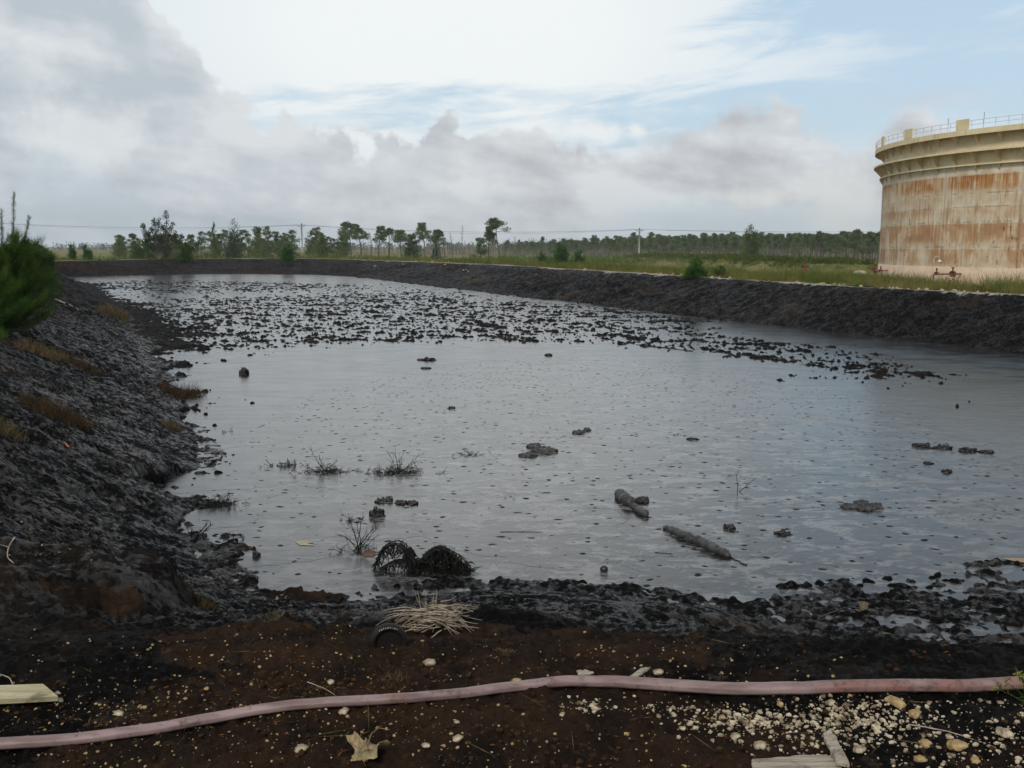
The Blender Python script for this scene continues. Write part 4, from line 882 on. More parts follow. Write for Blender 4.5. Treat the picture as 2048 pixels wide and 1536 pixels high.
P_ = np.vstack([pxs(240, gauss_px(420, 1440, 260, 35)), pxs(520, lambda: (rng.uniform(-40, 1400), 1260 + 330 * rng.random() ** .9)), pxs(100, gauss_px(560, 1290, 160, 30)), pxs(60, gauss_px(220, 1420, 70, 20)), pxs(70, lambda: (rng.uniform(1150, 1700), rng.uniform(1290, 1370))), pxs(130, gauss_px(90, 1060, 70, 35)), pxs(60, gauss_px(150, 900, 110, 60))])
tag(scatter(P_, .0018, .0085, 1, 3).obj('pebbles', MLIMO, None, False), 'tiny ochre pebbles sprinkled over the dark soil', 'pebbles', None, 'stuff')
P_ = pxs(300, lambda: (rng.uniform(-40, 1500), 1270 + 320 * rng.random()))
tag(scatter(P_, .0018, .006, 1, 3).obj('stone_chips', MLIME, None, False), 'tiny white stone chips sprinkled over the dark soil', 'stone chips', None, 'stuff')
# soil clods, leaf litter, straw
MTUF = leafmat('straw', (.09, .065, .035), (.20, .145, .08), .1, .3, 6); MTUFD = leafmat('dirty_straw', (.045, .032, .018), (.115, .08, .045), .1, .3, 6)
MCLOD = simple('soil_clod', (.016, .010, .007), .95, .3, 30, col2=(.060, .034, .019), bmp=.6, bscale=150, spec=.08)
P_ = pxs(1300, lambda: (rng.uniform(-40, 2100), 1265 + 320 * rng.random() ** .8)); tag(scatter(P_, .002, .016, 1, 3.2).obj('soil_clods', MCLOD, None, False), 'dark crumbs and clods of soil over the foreground', 'clods', None, 'stuff')
def litter(P_, L0, L1, w, up): 
    z = HG(P_[:, 0], P_[:, 1]); m_ = len(P_); D = rng.normal(size=(m_, 3)); D[:, 2] = np.abs(D[:, 2]) * up; D = D / np.linalg.norm(D, axis=1)[:, None] * rng.uniform(L0, L1, (m_, 1)); b_ = MB(); b_.add(*leaves(np.c_[P_, z + .003], D, w)); return b_
P_ = np.vstack([pxs(260, lambda: (rng.uniform(-40, 2100), rng.uniform(1260, 1590))), pxs(160, gauss_px(620, 1385, 120, 14)), pxs(120, gauss_px(780, 1350, 160, 25)), pxs(120, gauss_px(200, 1440, 120, 22))])
tag(litter(P_, .008, .035, .0025, .25).obj('leaf_litter', leafmat('litter', (.06, .03, .012), (.20, .10, .035), 0, .1, 40), None, False), 'brown and orange leaf and bark litter on the foreground soil', 'litter', None, 'stuff')
P_ = np.vstack([pxs(150, lambda: (rng.uniform(0, 330), rng.uniform(700, 1180))), pxs(90, gauss_px(110, 1060, 80, 30)), pxs(90, gauss_px(120, 740, 70, 25)), pxs(80, lambda: (rng.uniform(0, 2000), rng.uniform(1230, 1590)))])
tag(litter(P_, .03, .14, .0016, .2).obj('straw_litter', MTUF, None, False), 'loose straw strewn over the dark banks', 'straw', None, 'stuff')
# limestone rubble line along the far crest
Yc = 30 * (125 / 30) ** rng.random(6000); x = Yc * np.tan(R(1) * rng.uniform(-27, 30, 6000)); dc, ic = seg_d(x, Yc, CREST); s_ = np.where(ic, -dc, dc); ok = (np.abs(s_ - .4) < .45) & (x > -.24 * Yc) & (perlin(x * .12, Yc * .12, 55) > -.45)
ok |= (s_ < -.2) & (s_ > -3.2) & (Yc > 85) & (perlin(x * .10 + 5, Yc * .3, 57) > .75)
mb_ = MB(); xx, yy = x[ok][:1100], Yc[ok][:1100]; z_ = HG(xx, yy)
for a_, b_, c_ in zip(xx, yy, z_):
    s2 = rng.uniform(.04, .11) * (b_ / 45) ** .5; V, Fi = rock(s2, 1); mb_.add(V + [a_, b_, c_ + s2 * .3], Fi)
tag(mb_.obj('limestone_rubble', MLIME), 'line of pale limestone rubble along the crest of the far banks', 'rubble', None, 'stuff')
ROCKS = [(603, 1501, .020, 'white stone in the soil below the hose, left of the dead leaf'), (858, 1328, .021, 'cream stone lying on the dark soil above the middle of the hose'), (1034, 1364, .017, 'flat hollow tan stone just above the hose at mid-picture'), (1137, 1366, .012, 'small stone just above the hose, left of the dark plate'),
 (1316, 1347, .019, 'pale stone lying right of the short weathered plank above the hose'), (688, 1425, .017, 'chalk-white stone touching the lower edge of the hose near its middle'), (662, 1366, .014, 'small whitish stone above the hose, left of centre'), (413, 1379, .010, 'small tan stone above the hose at left'), (237, 1430, .020, 'pale yellow stone between the board and the hose at left'),
 (916, 1479, .015, 'pale stone below the hose, right of the dead leaf'), (852, 1493, .013, 'oval white stone lying to the right of the dead leaf'), (914, 1446, .009, 'small pinkish stone below the hose near the middle'), (1124, 1431, .012, 'stone below the little gravel heap at mid-picture'), (1365, 1458, .011, 'small rounded stone below the large stone on the hose'),
 (1472, 1476, .017, 'pale stone left of the weathered boards at the bottom right'), (1520, 1494, .020, 'elongated cream stone just above the weathered boards'), (1792, 1410, .034, 'largest tan stone in the gravel heap, right under the hose'), (1829, 1431, .022, 'angular tan stone right of the largest one under the hose'), (1913, 1496, .030, 'big yellowish stone in the gravel at the lower right corner'), (1718, 1503, .020, 'hollow pale stone right of the tip of the weathered boards'), (1840, 1522, .019, 'orange-tan slab stone at the bottom edge, lower right'),
 (115, 1388, .011, 'small white stone just past the end of the pale board'), (120, 1403, .014, 'rough pale stone at the end of the pale board, left'), (1608, 1373, .009, 'little pale stone just above the hose at right'), (1663, 1408, .015, 'pinkish stone at the left of the gravel heap'), (2010, 1470, .022, 'pale stone among the gravel near the right edge'), (1950, 1525, .018, 'tan stone at the bottom edge near the right corner'), (1560, 1410, .014, 'tan stone in the gravel just below the hose'), (1850, 1490, .018, 'tan stone left of the big yellowish one')]
for j_, (px_, py_, s_, lab) in enumerate(ROCKS):
    q_ = hit(px_, py_); V, Fi = rock(s_ * 1.12, 3, flat=.62); b_ = MB(); b_.add(V, Fi); o = b_.obj('stone', MLIMO if any(w in lab for w in ('tan', 'yellowish', 'orange')) else MLIME); o.location = q_ + np.array([0, 0, s_ * .3]); tag(o, lab, 'stone', 'loose pale stones on the soil')

# ---------------------------------------------------------------- hose
HP = [(-260, 1512), (-60, 1500), (60, 1497), (170, 1489), (300, 1470), (420, 1446), (520, 1430), (620, 1420), (720, 1414), (830, 1408), (930, 1395), (1040, 1383), (1120, 1377), (1200, 1376), (1300, 1381), (1400, 1389), (1500, 1393), (1600, 1392), (1720, 1389), (1850, 1387), (1950, 1385), (2048, 1380), (2150, 1368), (2400, 1350)]
pp_ = hits(HP); s_ = np.linspace(0, len(pp_) - 1, 420)
def crom(P, s):
    i0 = np.clip(np.floor(s).astype(int), 0, len(P) - 2); f = (s - i0)[:, None]; p0 = P[np.clip(i0 - 1, 0, None)]; p1 = P[i0]; p2 = P[i0 + 1]; p3 = P[np.clip(i0 + 2, None, len(P) - 1)]
    return .5 * (2 * p1 + (p2 - p0) * f + (2 * p0 - 5 * p1 + 4 * p2 - p3) * f ** 2 + (3 * p1 - p0 - 3 * p2 + p3) * f ** 3)
pp_[1:-1] = .25 * pp_[:-2] + .5 * pp_[1:-1] + .25 * pp_[2:]; c_ = crom(pp_, s_); zt_ = HG(c_[:, 0], c_[:, 1]); ker = np.ones(41) / 41; zs = np.convolve(np.pad(zt_, 20, 'edge'), ker, 'valid')
pxh = np.interp(s_, np.arange(len(HP)), [a for a, _ in HP])
sink = np.interp(pxh, [-300, 650, 800, 1000, 1200, 1350, 2400], [0, 0, -.003, -.004, .003, .007, .006])
half = np.interp(pxh, [-300, 0, 500, 800, 1050, 1250, 2100], [.023, .023, .022, .021, .022, .026, .028])
T2 = np.gradient(c_[:, :2], axis=0); T2 /= np.linalg.norm(T2, axis=1)[:, None]; Nn = np.stack([-T2[:, 1], T2[:, 0]], -1)
ka = 28; th = np.linspace(0, 2 * np.pi, ka, endpoint=False); rib = 1 + .035 * np.cos(th * 7)
wob = 1 + .02 * perlin(s_ * 1.7, s_ * 0, 61)[:, None]
V = np.zeros((len(s_), ka, 3)); co = np.cos(th) * rib; si = np.sin(th) * rib
V[..., 0] = c_[:, 0, None] + Nn[:, 0, None] * co * half[:, None] * wob; V[..., 1] = c_[:, 1, None] + Nn[:, 1, None] * co * half[:, None] * wob
V[..., 2] = zs[:, None] + sink[:, None] + .021 + si * half[:, None] * .80 * (2 - wob)
i = np.arange(len(s_) - 1)[:, None] * ka; j = np.arange(ka)[None]; mb_ = MB(); mb_.add(V.reshape(-1, 3), [np.stack([i + j, i + (j + 1) % ka, i + ka + (j + 1) % ka, i + ka + j], -1).reshape(-1, 4)])
MH, k = mat('hose_rubber'); p = pos(k); n1 = k.noise(k.vscale(p, (1.2, 6, 6)), 3.0, 5, .6); n2 = k.noise(p, 30.0, 5, .65); n3 = k.noise(p, 2.2, 3, .5)
c = k.mix(k.sm(n1, .3, .7), (.15, .095, .09), (.32, .235, .23)); c = k.mix(k.sm(n3, .56, .66), c, (.24, .12, .10))
c = k.mix(k.sm(k.m('ADD', k.m('MULTIPLY', n2, .7), k.m('MULTIPLY', n3, .4)), .56, .74), c, (.085, .055, .045))
k.put(k.P.inputs['Base Color'], c); k.P.inputs['Roughness'].default_value = .55; k.put(k.P.inputs['Normal'], bump(k, n2, .25, .003))
tag(mb_.obj('hose', MH), 'long faded pink rubber hose lying across the whole foreground, half sunk mid-way', 'hose')

# ---------------------------------------------------------------- boards, leaf, plate
def woodmat(name, a, b, sx_=4, sy_=60):
    m_, k = mat(name); p = objc(k); g = k.noise(k.vscale(p, (sx_, sy_, sy_)), 1.0, 6, .65, .3); q = k.noise(p, 9.0, 4, .6)
    c = k.mix(k.sm(g, .3, .7), a, b); c = k.mix(k.m('MULTIPLY', k.sm(q, .55, .7), .7), c, tuple(v * .35 for v in a)); k.put(k.P.inputs['Base Color'], c); k.P.inputs['Roughness'].default_value = .9; k.P.inputs['Specular IOR Level'].default_value = .15
    k.put(k.P.inputs['Normal'], bump(k, g, .5, .004)); return m_
MWD = woodmat('weathered_wood', (.20, .17, .13), (.42, .38, .31)); MWP = woodmat('pale_board_wood', (.30, .27, .17), (.50, .46, .31), 3, 30)
def slab(name, corners_px, thick, mat_, label, cat, lift=.012, jag=.0):
    P = hits(corners_px); c0 = P.mean(0); zz = P[:, 2].mean() + lift
    # subdivide the outline, jitter the broken edges
    L_ = []; 
    for a, b in zip(P, np.roll(P, -1, 0)):
        for t in np.linspace(0, 1, 9)[:-1]: L_.append((a * (1 - t) + b * t)[:2] - c0[:2] + rng.normal(size=2) * jag)
    L_ = np.array(L_); A_, B_ = np.c_[P[:, 0] - c0[0], P[:, 1] - c0[1], np.ones(len(P))], P[:, 2] + lift; pl, *_ = np.linalg.lstsq(A_, B_, rcond=None)
    ztop = L_ @ pl[:2] + pl[2]; m_ = len(L_); bm = bmesh.new()
    tv = [bm.verts.new((a, b, z - zz)) for (a, b), z in zip(L_, ztop)]; bv = [bm.verts.new((a, b, z - zz - thick)) for (a, b), z in zip(L_, ztop)]
    bm.faces.new(tv); bm.faces.new(bv[::-1])
    for i_ in range(m_): bm.faces.new([tv[i_], bv[i_], bv[(i_ + 1) % m_], tv[(i_ + 1) % m_]])
    bmesh.ops.recalc_face_normals(bm, faces=bm.faces); bmesh.ops.triangulate(bm, faces=[f for f in bm.faces if len(f.verts) > 4])
    me = bpy.data.meshes.new(name); bm.to_mesh(me); bm.free(); me.materials.append(mat_); o = bpy.data.objects.new(name, me); COL.objects.link(o); o.location = (c0[0], c0[1], zz)
    bv_ = o.modifiers.new('bevel', 'BEVEL'); bv_.width = .0025; bv_.segments = 1; bv_.limit_method = 'ANGLE'
    return tag(o, label, cat)
slab('board', [(-120, 1392), (88, 1384), (118, 1410), (-120, 1422)], .022, MWP, 'pale cream painted board with a cut end at the left edge of the foreground', 'board', .034)
slab('plank', [(1235, 1376), (1282, 1341), (1300, 1341), (1262, 1368), (1246, 1378)], .008, MWD, 'short splintered grey plank leaning just above the hose', 'plank', .012, .002)
slab('plank', [(1505, 1522), (1505, 1545), (1690, 1560), (1672, 1521), (1640, 1514)], .012, MWD, 'weathered grey board at the bottom edge of the picture', 'plank', .012, .0025)
slab('plank', [(1646, 1482), (1660, 1475), (1700, 1545), (1672, 1545)], .012, MWD, 'narrow grey board leaning across the weathered board at the bottom', 'plank', .03, .0015)
slab('scrap', [(1152, 1348), (1172, 1344), (1186, 1350), (1176, 1357), (1158, 1354)], .006, MWD, 'small flat dusty scrap on the dark mud above the hose', 'scrap', .012, .002)
slab('scrap', [(126, 884), (132, 888), (140, 897), (134, 896)], .006, simple('orange_wood', (.36, .13, .05), .8), 'small orange splinter lying on the black left bank', 'splinter', .02)
slab('sheet_scrap', [(590, 1084), (612, 1081), (628, 1086), (614, 1087), (630, 1092), (600, 1091)], .004, simple('pale_sheet', (.34, .30, .22), .7, .1), 'pale beige forked scrap floating on the oil at left', 'scrap', .006)
MRUST = simple('rust_sheet', (.10, .05, .03), .8)
slab('sheet_scrap', [(722, 1106), (738, 1098), (752, 1104), (748, 1114), (730, 1114)], .004, MRUST, 'brown scrap on the oil under the drooping black bush', 'scrap', .006)
slab('sheet_scrap', [(2005, 1118), (2060, 1118), (2060, 1128), (2030, 1124)], .004, simple('pale_sheet2', (.30, .22, .12), .7, .1), 'pale brown scrap at the right edge among the mud clumps', 'scrap', .01)
# dead leaf
q_ = hit(735, 1515); c_ = []
for i_ in range(40):
    a_ = 2 * math.pi * i_ / 40; r_ = .052 * (1 + .30 * math.cos(5 * (a_ - .4)) + .10 * math.sin(11 * a_) + .06 * rng.normal()); c_.append((r_ * math.cos(a_), r_ * math.sin(a_)))
rows = 7; V = []; 
for q2 in range(1, rows + 1):
    for (a, b) in c_:
        f_ = q2 / rows; x_, y_ = a * f_, b * f_; V.append((x_, y_, .020 + .018 * math.sin(x_ * 55 + 1) * f_ + .022 * (abs(y_) / .05) ** 1.3 * f_ + .004 * math.sin(math.atan2(b, a) * 5 * 2) * f_))
V.append((0, 0, .02)); F_ = []
for q2 in range(rows - 1):
    for i_ in range(40): F_.append([q2 * 40 + i_, q2 * 40 + (i_ + 1) % 40, (q2 + 1) * 40 + (i_ + 1) % 40, (q2 + 1) * 40 + i_])
lf = empty('dead_leaf', q_, R(60), label='crumpled tan dead leaf with a curled stalk at the bottom edge of the picture', cat='leaf')
mb_ = MB(); mb_.add(V, [np.array(F_), np.array([[len(V) - 1, i_, (i_ + 1) % 40] for i_ in range(40)])]); lo = mb_.obj('blade', simple('leaf_tan', (.20, .15, .07), .7, .35, 40, col2=(.36, .28, .14), bmp=.4, bscale=90), lf)
so_ = lo.modifiers.new('thickness', 'SOLIDIFY'); so_.thickness = .0015
mb_ = MB(); mb_.add(*tube([[0, 0, .022], [.03, .02, .03], [.06, .03, .045], [.085, .02, .055], [.10, -.01, .05]], [.002, .002, .0018, .0016, .0012], 5)); mb_.obj('stalk', simple('leaf_stalk', (.25, .17, .08), .8), lf)

# ---------------------------------------------------------------- tarred things in the pond
MTAR = simple('tar_coat', (.010, .010, .0105), .38, .3, 9, col2=(.030, .028, .027), bmp=.5, bscale=30, spec=.45)
MTARG = simple('greyed_tar_coat', (.022, .022, .023), .42, .3, 9, col2=(.06, .06, .058), bmp=.5, bscale=35, spec=.45)
MTWIG = simple('tarred_twig', (.008, .007, .006), .6, .3, 20, spec=.3)
def lump(c, r3, rot=0.0, amp=.12, sub=3, sc=1.6):
    Vi, Fi = ico(sub); o = rng.uniform(0, 50, 2); V = Vi * (1 + amp * perlin(Vi[:, 0] * sc + o[0], Vi[:, 1] * sc + Vi[:, 2] + o[1], 3) * .8)[:, None] * np.array(r3); c_, s_ = math.cos(rot), math.sin(rot)
    return V @ np.array([[c_, s_, 0], [-s_, c_, 0], [0, 0, 1]]) + np.array(c), Fi
def pxm(px, py): q_ = at(px, py, PZ); return q_, np.linalg.norm([q_[0], q_[1], EYE - PZ]) / 2000.   # metres per photo pixel there
def bag(px, py, wpx, dpx, hpx, rot, label, name='sandbag', cat='bag', group=None, matx=None, parts=None):
    q_, s_ = pxm(px, py); mb_ = MB(); jag = .16 if name == 'sandbag' else .42; V_, F_ = lump((0, 0, hpx * s_ * .05), (wpx * s_ / 2, dpx * s_, hpx * s_ * (.62 if name == 'sandbag' else .8)), rot, jag, 4, 1.6 if jag < .2 else 2.4); V_[:, 2] += hpx * s_ * .12 * perlin(V_[:, 0] / (wpx * s_) * 9 + px, V_[:, 1] / (wpx * s_) * 9, 6); mb_.add(V_, F_); o = mb_.obj(name, matx or MTARG); o.location = q_; return tag(o, label, cat, group)
G1 = 'tar-coated bags lying together in mid-pond'
bag(1088, 902, 52, 15, 13, -.1, 'big smooth oil-soaked bag at the right of the bag cluster in mid-pond', group=G1, matx=MTARG)
bag(1068, 894, 30, 12, 11, .3, 'smaller rounded oil-soaked bag behind the big one in mid-pond', group=G1)
bag(1058, 911, 40, 12, 9, .25, 'long thin oil-soaked bag at the left front of the bag cluster in mid-pond', group=G1)
bag(1093, 908, 22, 8, 6, 0, 'flat oil-soaked bag in front of the big one', group=G1)
bag(1158, 866, 26, 10, 9, .35, 'left bag of the pair lying behind the bag cluster', group='pair of bags behind the cluster')
bag(1174, 861, 16, 9, 8, .2, 'right bag of the pair lying behind the bag cluster', group='pair of bags behind the cluster')
bag(1284, 1003, 30, 12, 13, 0, 'short round bag beside the head of the farther sausage boom', matx=MTAR)
G2 = 'tarred bags lying together at right'
for a in ((1700, 1014, 36, 12, 9, .1, 'leftmost tarred bag of the row of four at right'), (1722, 1010, 30, 12, 13, .2, 'highest tarred bag in the row of four at right'), (1732, 1019, 34, 11, 10, -.1, 'front tarred bag in the row of four at right'), (1752, 1015, 28, 12, 12, -.25, 'rightmost tarred bag of the row of four at right')): bag(*a, group=G2)
bag(755, 1032, 24, 9, 17, .2, 'dark boulder-like lump standing alone in the oil left of centre', 'tarred_rock', 'rock', matx=MTAR)
bag(1459, 1058, 20, 8, 10, -.2, 'rounded tarred lump right of the two booms', 'tarred_rock', 'rock', matx=MTAR)
bag(1566, 1068, 26, 9, 7, 0, 'low tarred lump with a twig, far right of the two booms', 'tarred_rock', 'rock', matx=MTAR)
bag(512, 1112, 13, 6, 10, 0, 'small pointed black lump in the oil at left', 'tarred_rock', 'rock', matx=MTAR)
bag(488, 748, 16, 8, 12, 0, 'black lump in the oil near the left bank', 'tarred_rock', 'rock', matx=MTAR)
for a, l_ in (((762, 1003, 18, 8, 7, .2), 'leftmost'), ((778, 1001, 16, 8, 9, .1), 'second from the left'), ((802, 1006, 20, 8, 6, -.1), 'third from the left'), ((825, 1007, 20, 8, 6, -.2), 'rightmost')):
    bag(*a, 'low tarred lump, ' + l_ + ' in the row of four above the boulder-like lump', 'tarred_rock', 'rock', 'row of four low lumps')
for a, l_ in (((856, 720, 30, 7, 5, 0), 'flat black lump, the nearer of two upper left in the open oil'), ((852, 737, 20, 6, 3, 0), 'thin flat black lump just below the nearer of two'), ((1843, 893, 30, 8, 7, 0), 'left lump of the broken row of lumps at far right'), ((1884, 897, 28, 8, 7, 0), 'second lump of the broken row at far right'), ((1937, 902, 32, 8, 6, 0), 'third and widest lump of the broken row at far right'), ((1975, 905, 22, 7, 5, 0), 'rightmost lump of the broken row at far right'), ((1856, 927, 14, 6, 4, 0), 'small lump below the left end of the broken row'), ((1893, 944, 18, 6, 5, 0), 'lone small lump below the broken row at far right'), ((902, 817, 14, 5, 4, 0), 'small black lump on the open oil above the bush row'), ((1386, 879, 20, 5, 4, 0), 'short black stick-like lump right of the bag pair'), ((1097, 711, 14, 5, 4, 0), 'small dark lump near the clump field')):
    bag(*a, l_, 'tar_lump', 'lump', matx=MTAR)
# sausage booms
def boom(segs, label):
    (x0, y0), (x1, y1) = segs[0][:2]; q0, s0 = pxm((segs[0][0][0] + segs[-1][1][0]) / 2, (segs[0][0][1] + segs[-1][1][1]) / 2)
    e = empty('sorbent_boom', q0, label=label, cat='boom')
    for (a_, b_, r0, r1) in segs:
        A_, s1 = pxm(*a_); B_, _ = pxm(*b_); t_ = np.linspace(0, 1, 30); P_ = (A_ + (B_ - A_) * t_[:, None]) - q0; Lg = np.linalg.norm(B_ - A_)
        r_ = (r0 + (r1 - r0) * t_) * s1 * np.clip(np.minimum(t_, 1 - t_) * 12 + .35, 0, 1) * (1 + .07 * perlin(t_ * 9, t_ * 0 + r0, 9) + .05 * np.sin(t_ * 60)); P_[:, 2] += r_ * .45; P_[:, 0] += .012 * perlin(t_ * 4, t_ * 0 + 3, 8)
        V_, F_ = tube(P_, r_, 18); V_ = V_ + .004 * perlin(V_[:, 0] * 30, V_[:, 1] * 30 + V_[:, 2] * 25, 6)[:, None]; b2_ = MB(); b2_.add(V_, F_); b2_.obj('segment', MTARG, e)
    return e
boom([((1238, 992), (1262, 1014), 11, 12), ((1262, 1013), (1294, 1034), 7, 7.5)], 'farther sausage boom in two pieces, half sunk in the oil right of centre')
e = boom([((1328, 1057), (1388, 1085), 6, 10), ((1389, 1084), (1460, 1116), 11, 8)], 'nearer long sausage boom in two tarred segments lying diagonally')
A_, s1 = pxm(1458, 1114); B_, _ = pxm(1492, 1131); mb_ = MB(); t_ = np.linspace(0, 1, 10)[:, None]; P_ = (A_ + (B_ - A_) * t_) - np.array(e.location); P_[:, 0] += .01 * np.sin(t_[:, 0] * 14); P_[:, 2] += .006; mb_.add(*tube(P_, .006, 5)); mb_.obj('rope', MTAR, e)
# ball, tin, tyre
q_, s_ = pxm(1208, 1143); mb_ = MB(); Vi, Fi = ico(4); mb_.add(Vi * np.array([8 * s_, 8 * s_, 7.6 * s_]) + [0, 0, 4.5 * s_], Fi); o = mb_.obj('ball', MTAR); o.location = q_; tag(o, 'black ball half afloat on the oil near the near shore', 'ball')
q_ = hit(1727, 1217); q_[2] = max(q_[2], PZ); s_ = .0042; cn = empty('tin_can', q_, label='rusty open tin can stuck upright in the black mud at right', cat='can')
th = np.linspace(0, 2 * np.pi, 25)[:-1]; mb_ = MB(); r_ = .036; pr = [(r_, -.02), (r_, .045), (r_ * .93, .045), (r_ * .93, .0), (0.001, 0)]; V_ = np.array([[rr2 * math.cos(a), rr2 * math.sin(a), zz] for a in th for rr2, zz in pr]); m5 = 5
F_ = [[i_ * m5 + j_, ((i_ + 1) % 24) * m5 + j_, ((i_ + 1) % 24) * m5 + j_ + 1, i_ * m5 + j_ + 1] for i_ in range(24) for j_ in range(4)]; mb_.add(V_, [np.array(F_)]); mb_.obj('wall', simple('rusty_tin', (.10, .075, .04), .6, .4, 30), cn)
mb_ = MB(); mb_.add(*tube(np.array([[r_ * math.cos(a), r_ * math.sin(a), .046] for a in np.linspace(0, 2 * np.pi, 26)]), .0028, 5, False)); mb_.obj('rim', simple('tin_rim', (.20, .16, .09), .5), cn)
q_ = hit(778, 1288); ty = empty('tyre', q_, R(8), label='black tyre half buried upright in the soil with pale grit on its rim', cat='tyre')
mb_ = MB(); Rt, rt = .062, .015; th = np.linspace(0, 2 * np.pi, 49); ph = np.linspace(0, 2 * np.pi, 17)[:-1]
V_ = np.array([[(Rt + rt * math.cos(b) * .9) * math.cos(a), rt * 1.7 * math.sin(b), (Rt + rt * math.cos(b) * .9) * math.sin(a)] for a in th[:-1] for b in ph]) + [0, 0, .01]
F_ = [[i_ * 16 + j_, i_ * 16 + (j_ + 1) % 16, ((i_ + 1) % 48) * 16 + (j_ + 1) % 16, ((i_ + 1) % 48) * 16 + j_] for i_ in range(48) for j_ in range(16)]; mb_.add(V_, [np.array(F_)]); mb_.obj('tread', MTWIG, ty)
mb_ = MB(); V_ = np.array([[0, -.012, .01]] + [[.056 * math.cos(a), -.011, .01 + .056 * math.sin(a)] for a in th[:-1]]); mb_.add(V_, [np.array([[0, 1 + i_, 1 + (i_ + 1) % 48] for i_ in range(48)])]); mb_.obj('sidewall', MTWIG, ty)
mb_ = MB()
for a in np.linspace(R(62), R(122), 9): V_, Fi = rock(.0042, 1); mb_.add(V_ + [.068 * math.cos(a), -.022, .008 + .068 * math.sin(a)], Fi)
mb_.obj('grit', MLIME, ty)

# twigs and tarred bushes
def twigset(mb_, base, m_, spread, hgt, r, sub=3, bend=.5, dirs=None, droop=0.0):
    for i_ in range(m_):
        a = rng.uniform(0, 6.28); tilt = rng.uniform(.1, 1) * spread; d_ = np.array([math.cos(a) * tilt, math.sin(a) * tilt, 1 - .5 * tilt]) if dirs is None else np.array(dirs[i_ % len(dirs)]) + rng.normal(size=3) * .12
        L = hgt * rng.uniform(.5, 1.15); P = lim(base + rng.normal(size=3) * [.02, .02, 0], d_, L, 7, .13, -droop); mb_.add(*tube(P, np.linspace(r, r * .35, 8), 4, False))
        for _ in range(sub):
            k_ = rng.integers(2, 7); mb_.add(*tube(lim(P[k_], (P[k_] - P[k_ - 1]) / L * 7 + rng.normal(size=3) * .6, L * .35, 4, .2, -droop), np.linspace(r * .55, r * .25, 5), 3, False))
def tbush(px, py, wpx, hpx, label, m_=26, sub=4, low=True, dirs=None, r=.0045, extra=0, onland=False, matx=None, name='tarred_bush', cat='dead bush'):
    if onland: q_ = hit(px, py); s_ = np.linalg.norm(q_ - [0, 0, EYE]) / 2000.
    else: q_, s_ = pxm(px, py)
    mb_ = MB(); W_, H_ = wpx * s_, hpx * s_
    if low:
        for _ in range(m_):
            x_ = rng.normal() * W_ * .25; b_ = np.array([x_, rng.normal() * .06, -.01]); a = rng.choice([-1, 1]); P = lim(b_, (a * rng.uniform(.4, 1.4), rng.normal() * .4, rng.uniform(.3, 1.1)), H_ * rng.uniform(.5, 1.1) * .9, 6, .22, -.10); P[:, 2] = np.maximum(P[:, 2], -.01); mb_.add(*tube(P, np.linspace(r, r * .4, 7), 4, False))
            for _ in range(sub):
                k_ = rng.integers(1, 6); mb_.add(*tube(lim(P[k_], rng.normal(size=3) + [0, 0, .3], H_ * .28, 3, .3, -.05), [r * .6, r * .5, r * .4, r * .25], 3, False))
    if dirs is not None: twigset(mb_, np.zeros(3), len(dirs), .5, H_ * 1.6, r * 1.2, 4, dirs=dirs)
    o = mb_.obj(name, matx or MTWIG); o.location = q_; return tag(o, label, cat)
tbush(566, 932, 70, 22, 'low spidery tarred bush, leftmost of the row across the left of the pond', 34)
tbush(652, 944, 100, 30, 'tarred bush with long stalks leaning up to the left, second in the row', 60, dirs=[(-.75, 0, .75), (-.6, .1, .9), (-.9, 0, .62), (.3, 0, .5)])
tbush(795, 946, 110, 34, 'wide tarred bush with a tall thin upright stalk, third in the row', 75, dirs=[(-.15, 0, 1.3), (-.3, 0, 1.2), (.4, 0, .8), (.9, 0, .6), (1.0, .1, .4)])
tbush(940, 910, 56, 14, 'small flat tarred bush with a leaning stalk, rightmost of the row', 22, dirs=[(-.8, 0, .6), (-.3, 0, .9)])
tbush(440, 1010, 78, 34, 'rounded tangled tarred bush beside the left shore', 80, 5)
tbush(455, 864, 26, 14, 'tiny tarred sprig in the oil near the left shore', 8)
tbush(710, 1040, 34, 22, 'small spiky tarred bush left of the boulder-like lump', 18)
tbush(716, 1100, 76, 44, 'upright clump of tarred stems left of the drooping bush', 10, low=True, dirs=[(-.7, 0, .9), (-.3, 0, 1.1), (0, 0, 1.1), (.2, .1, 1.2), (.5, 0, 1.0), (.6, 0, .9), (-.5, 0, .8), (.3, 0, 1.0), (.75, 0, .9)])
tbush(1476, 984, 18, 26, 'thin bent tarred twig standing alone right of the booms', 0, low=False, dirs=[(.2, 0, 1.0), (.9, 0, .7)], r=.004)
tbush(1000, 997, 60, 12, 'faint arched tarred twigs in the oil left of the farther boom', 5, 2, r=.004)
tbush(1355, 870, 40, 10, 'thin dark scribble of twigs behind the short stick-like lump', 6, 2, r=.005)
tbush(380, 1010, 46, 24, 'bent tarred branch on the left shore next to the tangled bush', 14, r=.006)
tbush(1000, 1128, 90, 8, 'row of fine tarred twigs lying right of the drooping bush', 8, 2, r=.0035)
tbush(395, 1075, 90, 34, 'forked black branch sprawling beside the tip of the black spur', 14, dirs=[(.9, 0, .5), (-.9, 0, .5), (.6, 0, .9)], r=.007)
tbush(470, 1075, 60, 16, 'flattened tarred twigs on the shore mud below the tangled bush', 16)
tbush(430, 912, 40, 8, 'thin black stick poking out from the left shore', 3, dirs=[(1, 0, .12)], r=.006)
